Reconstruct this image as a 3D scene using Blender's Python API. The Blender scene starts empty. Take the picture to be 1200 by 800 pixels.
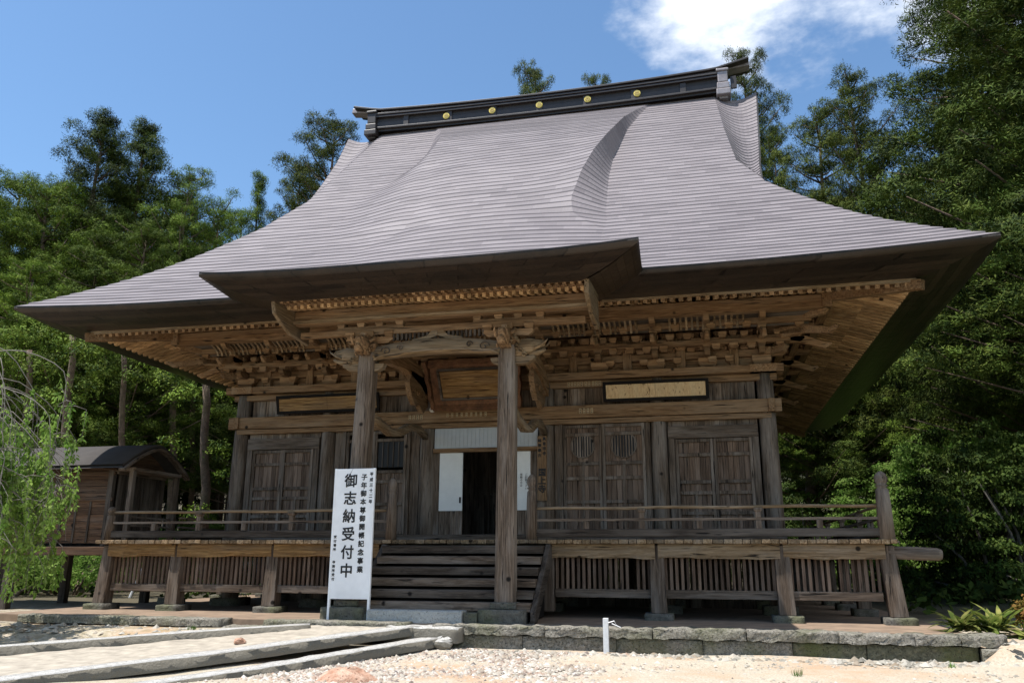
import bpy, math, random
import numpy as np
from mathutils import Vector, Matrix
random.seed(7)
R_ = math.radians
scn = bpy.context.scene
C = scn.collection

# ---------------------------------------------------------------- camera
YAW, PITCH, ROLL, FPX = R_(12.981), R_(14.927), R_(0.264), 964.744   # focal in px of a 1200 px wide picture
CAM = Vector((5.047, -19.204, 0.951))
_F = Vector((-math.sin(YAW)*math.cos(PITCH), math.cos(YAW)*math.cos(PITCH), math.sin(PITCH)))
_R0 = Vector((math.cos(YAW), math.sin(YAW), 0)); _U0 = _R0.cross(_F)
_R = _R0*math.cos(ROLL) + _U0*math.sin(ROLL); _U = -_R0*math.sin(ROLL) + _U0*math.cos(ROLL)
cd = bpy.data.cameras.new('camera'); cam = bpy.data.objects.new('camera', cd); C.objects.link(cam)
cd.sensor_width = 36; cd.lens = FPX/1200*36; cd.clip_start = .1; cd.clip_end = 900
cam.matrix_world = Matrix(((_R.x, _U.x, -_F.x, CAM.x), (_R.y, _U.y, -_F.y, CAM.y), (_R.z, _U.z, -_F.z, CAM.z), (0, 0, 0, 1)))
scn.camera = cam

# ---------------------------------------------------------------- light
SUN = Vector((-.36, -.24, 1)).normalized()
el = math.asin(SUN.z); az = math.atan2(SUN.x, SUN.y)
w = bpy.data.worlds.new('World'); scn.world = w; w.use_nodes = True
nt = w.node_tree; nt.nodes.clear()
def N(t, kind, **k):
    n = t.nodes.new(kind)
    for a, b in k.items(): setattr(n, a, b)
    return n
sky = N(nt, 'ShaderNodeTexSky', sky_type='NISHITA', sun_disc=False); sky.sun_elevation = el; sky.sun_rotation = az
sky.air_density = 1.05; sky.dust_density = .5; sky.ozone_density = 1.1; sky.altitude = 100
geo = N(nt, 'ShaderNodeTexCoord')
nz = N(nt, 'ShaderNodeTexNoise'); nz.inputs['Scale'].default_value = 7; nz.inputs['Detail'].default_value = 8; nz.inputs['Roughness'].default_value = .58
mp = N(nt, 'ShaderNodeMapping'); mp.inputs['Scale'].default_value = (1, 1, 1.9)
nt.links.new(geo.outputs['Generated'], mp.inputs[0]); nt.links.new(mp.outputs[0], nz.inputs['Vector'])
def along(vec, a, b, lo, hi):            # how far the view direction leans towards vec
    d = N(nt, 'ShaderNodeVectorMath', operation='DOT_PRODUCT'); d.inputs[1].default_value = vec; nt.links.new(geo.outputs['Generated'], d.inputs[0])
    m = N(nt, 'ShaderNodeMapRange'); m.inputs[1].default_value = a; m.inputs[2].default_value = b; m.inputs[3].default_value = lo; m.inputs[4].default_value = hi
    nt.links.new(d.outputs['Value'], m.inputs[0]); return m.outputs[0]
mn = N(nt, 'ShaderNodeMath', operation='MINIMUM'); nt.links.new(along(_U, .225, .36, -.36, .20), mn.inputs[0]); nt.links.new(along(_R, .03, .2, -.4, .16), mn.inputs[1])
ad = N(nt, 'ShaderNodeMath', operation='ADD'); nt.links.new(nz.outputs['Fac'], ad.inputs[0]); nt.links.new(mn.outputs[0], ad.inputs[1])
cr = N(nt, 'ShaderNodeMapRange'); cr.inputs[1].default_value = .42; cr.inputs[2].default_value = .76; cr.interpolation_type = 'SMOOTHSTEP'
nt.links.new(ad.outputs[0], cr.inputs[0])
mx = N(nt, 'ShaderNodeMix', data_type='RGBA'); mx.inputs[7].default_value = (6.8, 7.1, 7.5, 1)
tint = N(nt, 'ShaderNodeMix', data_type='RGBA', blend_type='MULTIPLY'); tint.inputs[0].default_value = 1; tint.inputs[7].default_value = (.80, .97, 1.06, 1)
nt.links.new(sky.outputs[0], tint.inputs[6]); nt.links.new(cr.outputs[0], mx.inputs[0]); nt.links.new(tint.outputs[2], mx.inputs[6])
bg = N(nt, 'ShaderNodeBackground'); bg.inputs['Strength'].default_value = .12
wo = N(nt, 'ShaderNodeOutputWorld'); nt.links.new(mx.outputs[2], bg.inputs[0]); nt.links.new(bg.outputs[0], wo.inputs[0])
sl = bpy.data.lights.new('sun', 'SUN'); sl.energy = 5.0; sl.angle = R_(.53); sl.color = (1, .96, .9)
so = bpy.data.objects.new('sun', sl); C.objects.link(so); so.rotation_euler = SUN.to_track_quat('Z', 'Y').to_euler(); so.location = (0, 0, 60)
scn.view_settings.view_transform = 'Standard'; scn.view_settings.look = 'None'; scn.view_settings.exposure = .65; scn.view_settings.gamma = 1
scn.cycles.max_bounces = 8; scn.cycles.diffuse_bounces = 5; scn.cycles.transparent_max_bounces = 8
scn.cycles.use_denoising = True

def spot(px, v, depth):
    """point seen at bearing/height px, v at the given distance along the view axis (placing far trees)"""
    return CAM + (_F + _R*(px-600)/FPX + _U*(400-v)/FPX)*depth

# ---------------------------------------------------------------- materials
def mat(name):
    m = bpy.data.materials.new(name); m.use_nodes = True
    t = m.node_tree; b = t.nodes['Principled BSDF']
    return m, t, b
def ramp(t, fac, stops):
    r = N(t, 'ShaderNodeValToRGB'); e = r.color_ramp.elements
    while len(e) < len(stops): e.new(.5)
    for q, (p, c) in zip(e, stops): q.position = p; q.color = (*c, 1)
    t.links.new(fac, r.inputs[0]); return r.outputs[0]
def noise(t, vec, scale, detail=4, rough=.6, dist=0):
    n = N(t, 'ShaderNodeTexNoise'); n.inputs['Scale'].default_value = scale; n.inputs['Detail'].default_value = detail
    n.inputs['Roughness'].default_value = rough; n.inputs['Distortion'].default_value = dist
    if vec is not None: t.links.new(vec, n.inputs['Vector'])
    return n.outputs['Fac']
def mixc(t, fac, a, b, mode='MIX'):
    m = N(t, 'ShaderNodeMix', data_type='RGBA', blend_type=mode)
    for s, v in ((0, fac), (6, a), (7, b)):
        if isinstance(v, (int, float)): m.inputs[s].default_value = v
        elif isinstance(v, tuple): m.inputs[s].default_value = (*v, 1)
        else: t.links.new(v, m.inputs[s])
    return m.outputs[2]
def bump(t, b, h, strength=.4, dist=.01):
    n = N(t, 'ShaderNodeBump'); n.inputs['Strength'].default_value = strength; n.inputs['Distance'].default_value = dist
    t.links.new(h, n.inputs['Height']); t.links.new(n.outputs[0], b.inputs['Normal'])
_w = {}
TONES = {  # dark, mid, light, weathering grey
    'grey': ((.024, .016, .011), (.098, .069, .048), (.225, .168, .126), (.27, .23, .195)),
    'warm': ((.045, .022, .010), (.20, .113, .054), (.38, .24, .128), (.29, .205, .13)),
    'soffit': ((.10, .050, .022), (.40, .245, .120), (.60, .41, .225), (.44, .30, .17)),  # lightened: light bounced off the ground put into the wood colour
    'hut': ((.020, .011, .006), (.085, .045, .024), (.17, .10, .055), (.12, .09, .07)),
    'dark': ((.014, .010, .008), (.046, .034, .025), (.105, .082, .065), (.19, .16, .135))
    , 'panel': ((.03, .018, .012), (.095, .060, .040), (.19, .13, .09), (.21, .155, .12)), 'plaque': ((.30, .19, .09), (.48, .33, .175), (.62, .46, .27), (.52, .40, .24)),
    'gold': ((.06, .03, .010), (.20, .11, .04), (.42, .27, .115), (.16, .11, .07)),
    'pale': ((.05, .030, .015), (.175, .115, .062), (.36, .262, .162), (.28, .225, .165)),
}
def wood(tone, axis):
    key = (tone, axis)
    if key in _w: return _w[key]
    m, t, b = mat('%s_wood_%s' % (tone, axis)); d, mi, l, g = TONES[tone]
    tc = N(t, 'ShaderNodeTexCoord'); oi = N(t, 'ShaderNodeObjectInfo')
    add = N(t, 'ShaderNodeVectorMath', operation='ADD'); t.links.new(tc.outputs['Object'], add.inputs[0])
    cb = N(t, 'ShaderNodeCombineXYZ'); ml = N(t, 'ShaderNodeMath', operation='MULTIPLY'); ml.inputs[1].default_value = 37
    t.links.new(oi.outputs['Random'], ml.inputs[0])
    for i in range(3): t.links.new(ml.outputs[0], cb.inputs[i])
    t.links.new(cb.outputs[0], add.inputs[1])
    mp = N(t, 'ShaderNodeMapping'); s = [14, 14, 14]; s['xyz'.index(axis)] = .7; mp.inputs['Scale'].default_value = s
    t.links.new(add.outputs[0], mp.inputs[0])
    mp2 = N(t, 'ShaderNodeMapping'); s2 = [3.2, 3.2, 3.2]; s2['xyz'.index(axis)] = .5; mp2.inputs['Scale'].default_value = s2
    t.links.new(add.outputs[0], mp2.inputs[0])
    grain = noise(t, mp.outputs[0], 2.2, 7, .72, .6)
    blot = noise(t, mp2.outputs[0], 1.2, 5, .6)
    col = ramp(t, grain, [(.30, d), (.5, mi), (.72, l)])
    gf = ramp(t, blot, [(.45, (0, 0, 0)), (.66, (1, 1, 1))])
    gm = N(t, 'ShaderNodeMath', operation='MULTIPLY'); gm.inputs[1].default_value = .55
    t.links.new(gf, gm.inputs[0])
    col = mixc(t, gm.outputs[0], col, g)
    # cracks and old nail holes
    mp3 = N(t, 'ShaderNodeMapping'); s3 = [30, 30, 30]; s3['xyz'.index(axis)] = 1.6; mp3.inputs['Scale'].default_value = s3
    t.links.new(add.outputs[0], mp3.inputs[0])
    ck = noise(t, mp3.outputs[0], 1., 3, .5)
    cf = ramp(t, ck, [(.30, (0, 0, 0)), (.37, (1, 1, 1))])
    col = mixc(t, cf, tuple(q*.3 for q in d), col)
    vo = N(t, 'ShaderNodeTexVoronoi'); vo.inputs['Scale'].default_value = 1.7; t.links.new(tc.outputs['Object'], vo.inputs['Vector'])
    kf = ramp(t, vo.outputs['Distance'], [(.055, (0, 0, 0)), (.1, (1, 1, 1))])
    col = mixc(t, kf, tuple(q*.35 for q in d), col)
    gi = N(t, 'ShaderNodeNewGeometry'); hv = N(t, 'ShaderNodeHueSaturation'); vr = N(t, 'ShaderNodeMapRange'); vr.inputs[3].default_value = .62; vr.inputs[4].default_value = 1.34
    t.links.new(gi.outputs['Random Per Island'], vr.inputs[0]); t.links.new(vr.outputs[0], hv.inputs['Value']); t.links.new(col, hv.inputs['Color']); col = hv.outputs[0]
    t.links.new(col, b.inputs['Base Color']); b.inputs['Roughness'].default_value = .82
    b.inputs['Specular IOR Level'].default_value = .25
    mh = N(t, 'ShaderNodeMath', operation='ADD'); t.links.new(grain, mh.inputs[0]); t.links.new(cf, mh.inputs[1])
    bump(t, b, mh.outputs[0], .7, .012)
    _w[key] = m; return m
def plain(name, col, rough=.6, metal=0, var=.15, scale=6, bmp=.2):
    m, t, b = mat(name); tc = N(t, 'ShaderNodeTexCoord')
    n = noise(t, tc.outputs['Object'], scale, 6)
    c = ramp(t, n, [(.3, tuple(q*(1-var) for q in col)), (.7, tuple(min(1, q*(1+var)) for q in col))])
    t.links.new(c, b.inputs['Base Color']); b.inputs['Roughness'].default_value = rough; b.inputs['Metallic'].default_value = metal
    if bmp: bump(t, b, n, bmp, .01)
    return m
def roof_metal():
    m, t, b = mat('copper_roof_plates'); tc = N(t, 'ShaderNodeTexCoord')
    mp = N(t, 'ShaderNodeMapping'); mp.inputs['Scale'].default_value = (.5, 3.6, 1); t.links.new(tc.outputs['UV'], mp.inputs[0])
    br = N(t, 'ShaderNodeTexBrick'); br.inputs['Scale'].default_value = 1; br.inputs['Color1'].default_value = (.122, .106, .113, 1); br.inputs['Color2'].default_value = (.185, .163, .171, 1)
    br.inputs['Mortar'].default_value = (.17, .15, .16, 1); br.inputs['Mortar Size'].default_value = .003; br.inputs['Brick Width'].default_value = .36; br.inputs['Row Height'].default_value = 1
    t.links.new(tc.outputs['UV'], br.inputs['Vector'])
    n = noise(t, tc.outputs['Object'], .5, 5); n2 = noise(t, mp.outputs[0], 3., 4)
    c = mixc(t, ramp(t, n, [(.35, (.0, .0, .0)), (.7, (.6, .6, .6))]), br.outputs['Color'], (.208, .183, .190))
    c = mixc(t, ramp(t, n2, [(.4, (0, 0, 0)), (.75, (.4, .4, .4))]), c, (.085, .070, .076))
    t.links.new(c, b.inputs['Base Color']); b.inputs['Roughness'].default_value = .62; b.inputs['Metallic'].default_value = 0; b.inputs['Specular IOR Level'].default_value = .35
    bump(t, b, n2, .15, .01)
    return m
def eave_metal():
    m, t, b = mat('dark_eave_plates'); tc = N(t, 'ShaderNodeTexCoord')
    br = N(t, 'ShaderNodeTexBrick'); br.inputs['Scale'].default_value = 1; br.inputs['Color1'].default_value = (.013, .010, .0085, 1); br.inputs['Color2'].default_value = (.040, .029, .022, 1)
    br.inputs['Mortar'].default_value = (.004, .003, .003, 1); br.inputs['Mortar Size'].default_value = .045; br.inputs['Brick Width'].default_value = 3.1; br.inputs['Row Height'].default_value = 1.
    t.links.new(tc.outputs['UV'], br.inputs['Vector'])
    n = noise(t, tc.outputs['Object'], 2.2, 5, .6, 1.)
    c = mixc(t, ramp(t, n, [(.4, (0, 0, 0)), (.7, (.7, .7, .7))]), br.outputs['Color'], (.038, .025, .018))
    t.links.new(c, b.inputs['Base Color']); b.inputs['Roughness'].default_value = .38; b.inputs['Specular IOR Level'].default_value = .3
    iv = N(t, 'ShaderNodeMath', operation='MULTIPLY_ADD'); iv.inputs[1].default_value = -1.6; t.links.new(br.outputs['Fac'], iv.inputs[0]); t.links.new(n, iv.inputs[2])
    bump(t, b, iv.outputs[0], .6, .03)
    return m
def leafmat(name, a, b_, yellow, tr=.35):
    m, t, b = mat(name); tc = N(t, 'ShaderNodeTexCoord'); oi = N(t, 'ShaderNodeObjectInfo')
    n = noise(t, tc.outputs['Object'], 1.5, 3, .6); n2 = noise(t, tc.outputs['Object'], 5, 2)
    c = ramp(t, n, [(.42, a), (.58, b_)])
    c = mixc(t, ramp(t, n2, [(.45, (0, 0, 0)), (.75, (.7, .7, .7))]), c, yellow)
    hs = N(t, 'ShaderNodeHueSaturation'); mr = N(t, 'ShaderNodeMapRange'); mr.inputs[3].default_value = .7; mr.inputs[4].default_value = 1.3
    t.links.new(oi.outputs['Random'], mr.inputs[0]); t.links.new(mr.outputs[0], hs.inputs['Value']); t.links.new(c, hs.inputs['Color'])
    t.links.new(hs.outputs[0], b.inputs['Base Color']); b.inputs['Roughness'].default_value = .75; b.inputs['Specular IOR Level'].default_value = .12
    ts = N(t, 'ShaderNodeBsdfTranslucent'); ms = N(t, 'ShaderNodeMixShader'); ms.inputs[0].default_value = tr
    t.links.new(hs.outputs[0], ts.inputs[0]); t.links.new(b.outputs[0], ms.inputs[1]); t.links.new(ts.outputs[0], ms.inputs[2])
    t.links.new(ms.outputs[0], t.nodes['Material Output'].inputs[0])
    return m
def stone(name, a, b_, moss=.0, scale=9, rough=.9, flank=None):
    m, t, b = mat(name); tc = N(t, 'ShaderNodeTexCoord')
    n = noise(t, tc.outputs['Object'], scale, 8, .68); n2 = noise(t, tc.outputs['Object'], 1.1, 4)
    c = ramp(t, n, [(.32, a), (.66, b_)])
    c = mixc(t, ramp(t, n2, [(.45, (0, 0, 0)), (.62, (moss, moss, moss))]), c, (.10, .11, .035))
    c = mixc(t, ramp(t, noise(t, tc.outputs['Object'], 38, 2), [(.3, (1, 1, 1)), (.42, (0, 0, 0))]), c, tuple(q*.35 for q in a))
    if flank:      # upright faces darker: shade on the slab sides painted into the colour
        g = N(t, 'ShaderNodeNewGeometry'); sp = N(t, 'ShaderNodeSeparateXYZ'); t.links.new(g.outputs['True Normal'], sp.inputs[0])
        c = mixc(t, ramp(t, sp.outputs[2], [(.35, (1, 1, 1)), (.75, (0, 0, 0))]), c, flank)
    t.links.new(c, b.inputs['Base Color']); b.inputs['Roughness'].default_value = rough
    bump(t, b, n, 1.0, .05)
    return m
M_ROOF, M_EAVE = roof_metal(), eave_metal()
M_RIDGE = plain('black_ridge_copper', (.026, .021, .021), .5, 0, .3, 4)
M_GOLD = plain('gilt_crest', (.85, .66, .16), .35, .3, .1, 20)
M_GREY = plain('weathered_copper_grey', (.24, .22, .23), .5, .3, .25, 5)
M_WHITE = plain('white_board_paint', (.74, .74, .75), .5, 0, .09, 2.5, .05)
M_CLOTH = plain('white_shoji_paper', (.66, .65, .62), .8, 0, .06, 5, .05)
M_CORR = plain('grey_white_panel', (.38, .40, .415), .7, 0, .08, 5, .05)
M_INK = plain('black_ink', (.008, .008, .009), .7, 0, .1, 5, 0)
M_BLACK = plain('black_frame_lacquer', (.012, .010, .009), .85, 0, .2, 5, .1)
M_BLACK.node_tree.nodes['Principled BSDF'].inputs['Specular IOR Level'].default_value = .1
M_CONC = stone('pale_concrete', (.30, .31, .30), (.42, .42, .40), 0, 14)
M_STONE = stone('grey_kerb_stone', (.085, .078, .06), (.36, .33, .28), .5, 24)
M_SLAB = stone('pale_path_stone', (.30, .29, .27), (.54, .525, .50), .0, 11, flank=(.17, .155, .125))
M_BASE = stone('dark_footing_stone', (.06, .055, .045), (.14, .13, .11), .5, 9)
M_RED = stone('rust_red_rock', (.30, .14, .08), (.52, .36, .27), 0, 6)
M_BARK = stone('cedar_bark', (.07, .045, .032), (.19, .13, .10), .25, 5)
M_TWIG = plain('grey_twig_bark', (.17, .15, .13), .85, 0, .3, 9)
M_LEAF_CEDAR = leafmat('cedar_foliage', (.016, .040, .006), (.115, .185, .022), (.23, .27, .045), .10)  # cedar tones paint in shaded gaps and lit tufts
M_LEAF_DARK = leafmat('dark_cedar_foliage', (.010, .024, .005), (.066, .105, .016), (.15, .17, .03), .07)
M_LEAF_PINE = leafmat('open_cedar_foliage', (.014, .030, .006), (.080, .110, .016), (.18, .18, .032), .08)
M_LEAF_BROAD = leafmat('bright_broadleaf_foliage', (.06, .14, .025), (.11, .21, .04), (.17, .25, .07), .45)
M_LEAF_SHADE = leafmat('shaded_broadleaf', (.010, .022, .004), (.036, .062, .010), (.085, .11, .018), .15)  # darkened leaves: shade under the cedars put into the colour
M_LEAF_LOW = leafmat('sunlit_bush_leaves', (.10, .20, .03), (.19, .30, .06), (.30, .36, .12), .5)  # lightened leaves: sunlight put into the colour
M_LEAF_WEEP = leafmat('weeping_cherry_leaves', (.10, .19, .03), (.20, .31, .06), (.33, .39, .14), .5)
M_LEAF_RED = leafmat('copper_red_leaves', (.22, .12, .03), (.36, .17, .06), (.20, .26, .05), .3)

# ---------------------------------------------------------------- mesh helpers
class MB:
    def __init__(s): s.v, s.f, s.uv = [], [], None
    def box(s, x0, x1, y0, y1, z0, z1):
        n = len(s.v); s.v += [(x0, y0, z0), (x1, y0, z0), (x1, y1, z0), (x0, y1, z0), (x0, y0, z1), (x1, y0, z1), (x1, y1, z1), (x0, y1, z1)]
        s.f += [(n, n+3, n+2, n+1), (n+4, n+5, n+6, n+7), (n, n+1, n+5, n+4), (n+1, n+2, n+6, n+5), (n+2, n+3, n+7, n+6), (n+3, n, n+4, n+7)]; return s
    def hexa(s, p):       # eight corners, bottom four then top four
        n = len(s.v); s.v += [tuple(q) for q in p]
        s.f += [(n, n+3, n+2, n+1), (n+4, n+5, n+6, n+7), (n, n+1, n+5, n+4), (n+1, n+2, n+6, n+5), (n+2, n+3, n+7, n+6), (n+3, n, n+4, n+7)]; return s
    def bar(s, p, q, wd, h, up=(0, 0, 1), w2=None, h2=None):
        p, q = Vector(p), Vector(q); d = (q-p).normalized(); r = d.cross(Vector(up)).normalized(); u = r.cross(d)
        w2 = wd if w2 is None else w2; h2 = h if h2 is None else h2; n = len(s.v)
        for c, a, b in ((p, wd, h), (q, w2, h2)):
            s.v += [tuple(c + r*i*a/2 + u*j*b/2) for i, j in ((-1, -1), (1, -1), (1, 1), (-1, 1))]
        s.f += [(n, n+1, n+2, n+3), (n+7, n+6, n+5, n+4), (n, n+4, n+5, n+1), (n+1, n+5, n+6, n+2), (n+2, n+6, n+7, n+3), (n+3, n+7, n+4, n)]; return s
    def sweep(s, pts, sizes, up=(0, 0, 1)):   # rectangular section carried along a path: sizes (w,h)
        P = [Vector(p) for p in pts]; n = len(s.v)
        for i, p in enumerate(P):
            d = (P[min(i+1, len(P)-1)]-P[max(i-1, 0)]).normalized(); r = d.cross(Vector(up)).normalized(); u = r.cross(d); a, b = sizes[i] if isinstance(sizes, list) else sizes
            s.v += [tuple(p + r*k*a/2 + u*j*b/2) for k, j in ((-1, -1), (1, -1), (1, 1), (-1, 1))]
        for i in range(len(P)-1):
            a = n+4*i
            for k in range(4): s.f.append((a+k, a+4+k, a+4+(k+1) % 4, a+(k+1) % 4))
        s.f += [(n, n+1, n+2, n+3), tuple(n+4*(len(P)-1)+k for k in (3, 2, 1, 0))]; return s
    def tube(s, pts, rad, n=10):
        P = [Vector(p) for p in pts]; b = len(s.v)
        for i, p in enumerate(P):
            d = (P[min(i+1, len(P)-1)]-P[max(i-1, 0)]).normalized(); r = d.cross(Vector((0, 0, 1)) if abs(d.z) < .9 else Vector((1, 0, 0))).normalized(); u = r.cross(d)
            rr = rad[i] if isinstance(rad, (list, tuple)) else rad
            s.v += [tuple(p + (r*math.cos(2*math.pi*k/n) + u*math.sin(2*math.pi*k/n))*rr) for k in range(n)]
        for i in range(len(P)-1):
            for k in range(n): s.f.append((b+i*n+k, b+i*n+(k+1) % n, b+(i+1)*n+(k+1) % n, b+(i+1)*n+k))
        s.f += [tuple(b+k for k in reversed(range(n))), tuple(b+(len(P)-1)*n+k for k in range(n))]; return s
    def prism(s, poly, off):     # poly: 3-D outline, off: extrusion vector
        n = len(s.v); o = Vector(off); s.v += [tuple(p) for p in poly] + [tuple(Vector(p)+o) for p in poly]; k = len(poly)
        s.f += [tuple(n+i for i in range(k)), tuple(n+k+i for i in reversed(range(k)))] + [(n+i, n+k+i, n+k+(i+1) % k, n+(i+1) % k) for i in range(k)]; return s
    def build(s, name, m, parent=None, smooth=False, bevel=0):
        me = bpy.data.meshes.new(name); me.from_pydata(s.v, [], s.f); me.update()
        if s.uv:
            ul = me.uv_layers.new(name='UVMap'); ul.data.foreach_set('uv', np.array([s.uv[i] for f in s.f for i in f], 'f').ravel())
        me.materials.append(m)
        import bmesh
        bm = bmesh.new(); bm.from_mesh(me)
        if not s.uv: bmesh.ops.recalc_face_normals(bm, faces=bm.faces)
        bm.to_mesh(me); bm.free()
        if smooth: me.polygons.foreach_set('use_smooth', [True]*len(me.polygons))
        o = bpy.data.objects.new(name, me); C.objects.link(o)
        if parent: o.parent = parent
        if bevel:
            b = o.modifiers.new('bevel', 'BEVEL'); b.width = bevel; b.segments = 2; b.limit_method = 'ANGLE'
        return o
def tag(o, label=None, cat=None, group=None, kind=None):
    for k, v in (('label', label), ('category', cat), ('group', group), ('kind', kind)):
        if v: o[k] = v
    return o
def empty(name, loc, label=None, cat=None, group=None):
    o = bpy.data.objects.new(name, None); C.objects.link(o); o.location = loc; o.empty_display_size = .2
    return tag(o, label, cat, group)
def grid_mesh(rows, uvs=None, mb=None):
    mb = mb or MB(); n = len(mb.v); k = len(rows[0])
    for r in rows: mb.v += [tuple(p) for p in r]
    if uvs:
        mb.uv = mb.uv or []
        for r in uvs: mb.uv += r
    for i in range(len(rows)-1):
        for j in range(k-1): a = n+i*k+j; mb.f.append((a, a+1, a+k+1, a+k))
    return mb
def jit(a): return random.uniform(-a, a)
def text_mb(body, size, loc, line=1.0, bold=.0, depth=.003, mb=None, xs=1.0):
    cu = bpy.data.curves.new('t', 'FONT'); cu.body = body; cu.size = size; cu.align_x = 'CENTER'; cu.space_line = line; cu.extrude = depth; cu.bevel_depth = bold; cu.bevel_resolution = 0; cu.resolution_u = 4
    cu.extrude = .0005; o = bpy.data.objects.new('t', cu); C.objects.link(o); bpy.context.view_layer.update()
    me = o.evaluated_get(bpy.context.evaluated_depsgraph_get()).to_mesh()
    mb = mb or MB(); n = len(mb.v)
    for v in me.vertices: mb.v.append((loc[0]+v.co.x*xs, loc[1]-v.co.z, loc[2]+v.co.y))
    for p in me.polygons: mb.f.append(tuple(n+i for i in p.vertices))
    o.to_mesh_clear(); bpy.data.objects.remove(o); bpy.data.curves.remove(cu)
    return mb

# ================================================================= GROUND
def gz(x, y):
    """terrain height"""
    base = -.50 - .018*max(0, -y-5)
    if x < 0 and y < -4.6: base += .10*min(1, -x/4)                    # rises a little towards the path
    if x < -2.2 and -5.8 < y < -4.6: base = max(base, -.26-.10*max(0, (-5.2-y)))
    if y > -4.6: base = -.16
    if x > 9.3 and y > -5: base = -.2 + .05*max(0, x-9.3)
    if x < -9: base = min(base, -.2) + .012*(-9-x)
    if y > 24: base += 14*(1-math.exp(-((y-24)/45)**1.5))
    if x > 13: base += .22*(x-13)*(1 if y > -6 else max(0, 1+(y+6)/6))
    if x < -22: base += .12*(-22-x)
    return base
def ground_mat():
    m, t, b = mat('sandy_gravel_ground'); tc = N(t, 'ShaderNodeTexCoord')
    n1 = noise(t, tc.outputs['Object'], 30, 6, .75); n2 = noise(t, tc.outputs['Object'], .55, 4); n3 = noise(t, tc.outputs['Object'], 5, 5)
    sand = ramp(t, n1, [(.3, (.24, .20, .15)), (.5, (.44, .385, .30)), (.7, (.58, .525, .43))])
    red = mixc(t, ramp(t, n2, [(.50, (0, 0, 0)), (.64, (.75, .75, .75))]), sand, (.43, .275, .165))
    sx = N(t, 'ShaderNodeSeparateXYZ'); t.links.new(tc.outputs['Object'], sx.inputs[0])
    mossf = ramp(t, n3, [(.40, (0, 0, 0)), (.6, (1, 1, 1))])
    mr = N(t, 'ShaderNodeMapRange'); mr.inputs[1].default_value = -.5; mr.inputs[2].default_value = -4.5; mr.inputs[3].default_value = 0; mr.inputs[4].default_value = .6; t.links.new(sx.outputs[0], mr.inputs[0])
    mu = N(t, 'ShaderNodeMath', operation='MULTIPLY'); t.links.new(mossf, mu.inputs[0]); t.links.new(mr.outputs[0], mu.inputs[1])
    c = mixc(t, mu.outputs[0], red, (.22, .17, .08))
    # forest floor behind and at the sides
    mr2 = N(t, 'ShaderNodeMapRange'); mr2.inputs[1].default_value = -2.5; mr2.inputs[2].default_value = 1.; t.links.new(sx.outputs[1], mr2.inputs[0])
    c = mixc(t, mr2.outputs[0], c, (.085, .07, .04))
    mr3 = N(t, 'ShaderNodeMapRange'); mr3.inputs[1].default_value = 9.6; mr3.inputs[2].default_value = 11.5; t.links.new(sx.outputs[0], mr3.inputs[0])
    c = mixc(t, mr3.outputs[0], c, (.07, .07, .03))
    t.links.new(c, b.inputs['Base Color']); b.inputs['Roughness'].default_value = .95; bump(t, b, n1, .8, .03)
    return m
def axis_vals(a, b, near0, near1, fine, coarse):
    v = []; x = a
    while x < b: v.append(x); x += fine if near0 <= x < near1 else coarse
    v.append(b); return v
xs = axis_vals(-200, 200, -12, 14, .35, 4); ys = axis_vals(-60, 300, -13, -4.8, .3, 4)
ys = sorted(set([y for y in ys if not -4.8 < y < -4.3] + [-4.65, -4.60]))
rows = []
for y in ys:
    rows.append([(x, y, gz(x, y) + (math.sin(x*2.1+y)*.012+math.sin(y*3.3-x*1.3)*.012 if -13 < y < -4.6 else 0)) for x in xs])
tag(grid_mesh(rows).build('ground', ground_mat(), smooth=True), kind='structure')

# platform earth under the hall (shaded brown soil)
mb = MB(); mb.box(-9.3, 9.0, -4.42, 17, -.45, -.125)
tag(mb.build('earth_platform', plain('packed_earth', (.20, .14, .095), .95, 0, .3, 3, .6)), kind='structure')

# kerb walls
def wob_box(mb, x0, x1, y0, y1, z0, z1, seg=.09, a=.022, slope=0):
    """a hewn stone bar along x with an uneven skin"""
    n = max(2, int((x1-x0)/seg)); rows = []
    prof = [(y0, z0), (y0, (z0*2+z1)/3), (y0, (z0+z1*2)/3), (y0, z1-.02), (y0+.02, z1), ((y0+y1)/2, z1), (y1-.02, z1), (y1, z1-.02), (y1, z0)]
    for i in range(n+1):
        x = x0+(x1-x0)*i/n
        rows.append([(x+jit(a*.3), py+jit(a), pz+jit(a*.8)+slope*(x-x0)) for py, pz in prof])
    b = len(mb.v); grid_mesh(rows, mb=mb); k = len(prof)
    mb.f += [tuple(b+i for i in range(k)), tuple(b+n*k+i for i in reversed(range(k)))]
    return mb
M_KERBMOSS = stone('mossy_retaining_stone', (.055, .052, .032), (.20, .185, .12), .9, 18)
kerb = empty('stone_kerb', (4, -4.6, -.5), 'low retaining kerb of rough grey stones along the right of the hall platform', 'kerb')
def local(o, root): o.matrix_parent_inverse = Matrix.Translation(-Vector(root.location)); return o
cuts = [.30, 2.3, 4.1, 5.6, 7.0, 8.1, 8.75, 9.4]
for a, b in zip(cuts, cuts[1:]):
    local(wob_box(MB(), a+.008, b-.008, -4.72, -4.30, -.27, -.11+jit(.012)).build('capstone', M_STONE, kerb, True), kerb)
cuts = [.32, 1.9, 3.5, 4.9, 6.3, 7.4, 9.0]
for i, (a, b) in enumerate(zip(cuts, cuts[1:])):
    local(wob_box(MB(), a+.006, b-.006, -4.64, -4.35, -.56, -.275, a=.014).build('wall_stone', M_KERBMOSS if i > 3 else M_STONE, kerb, True), kerb)
p = wob_box(MB(), 9.02, 9.4, -4.78, -4.5, -.56, -.29, .1, .03).build('wall_stone', M_STONE, kerb, True); local(p, kerb)
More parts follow.
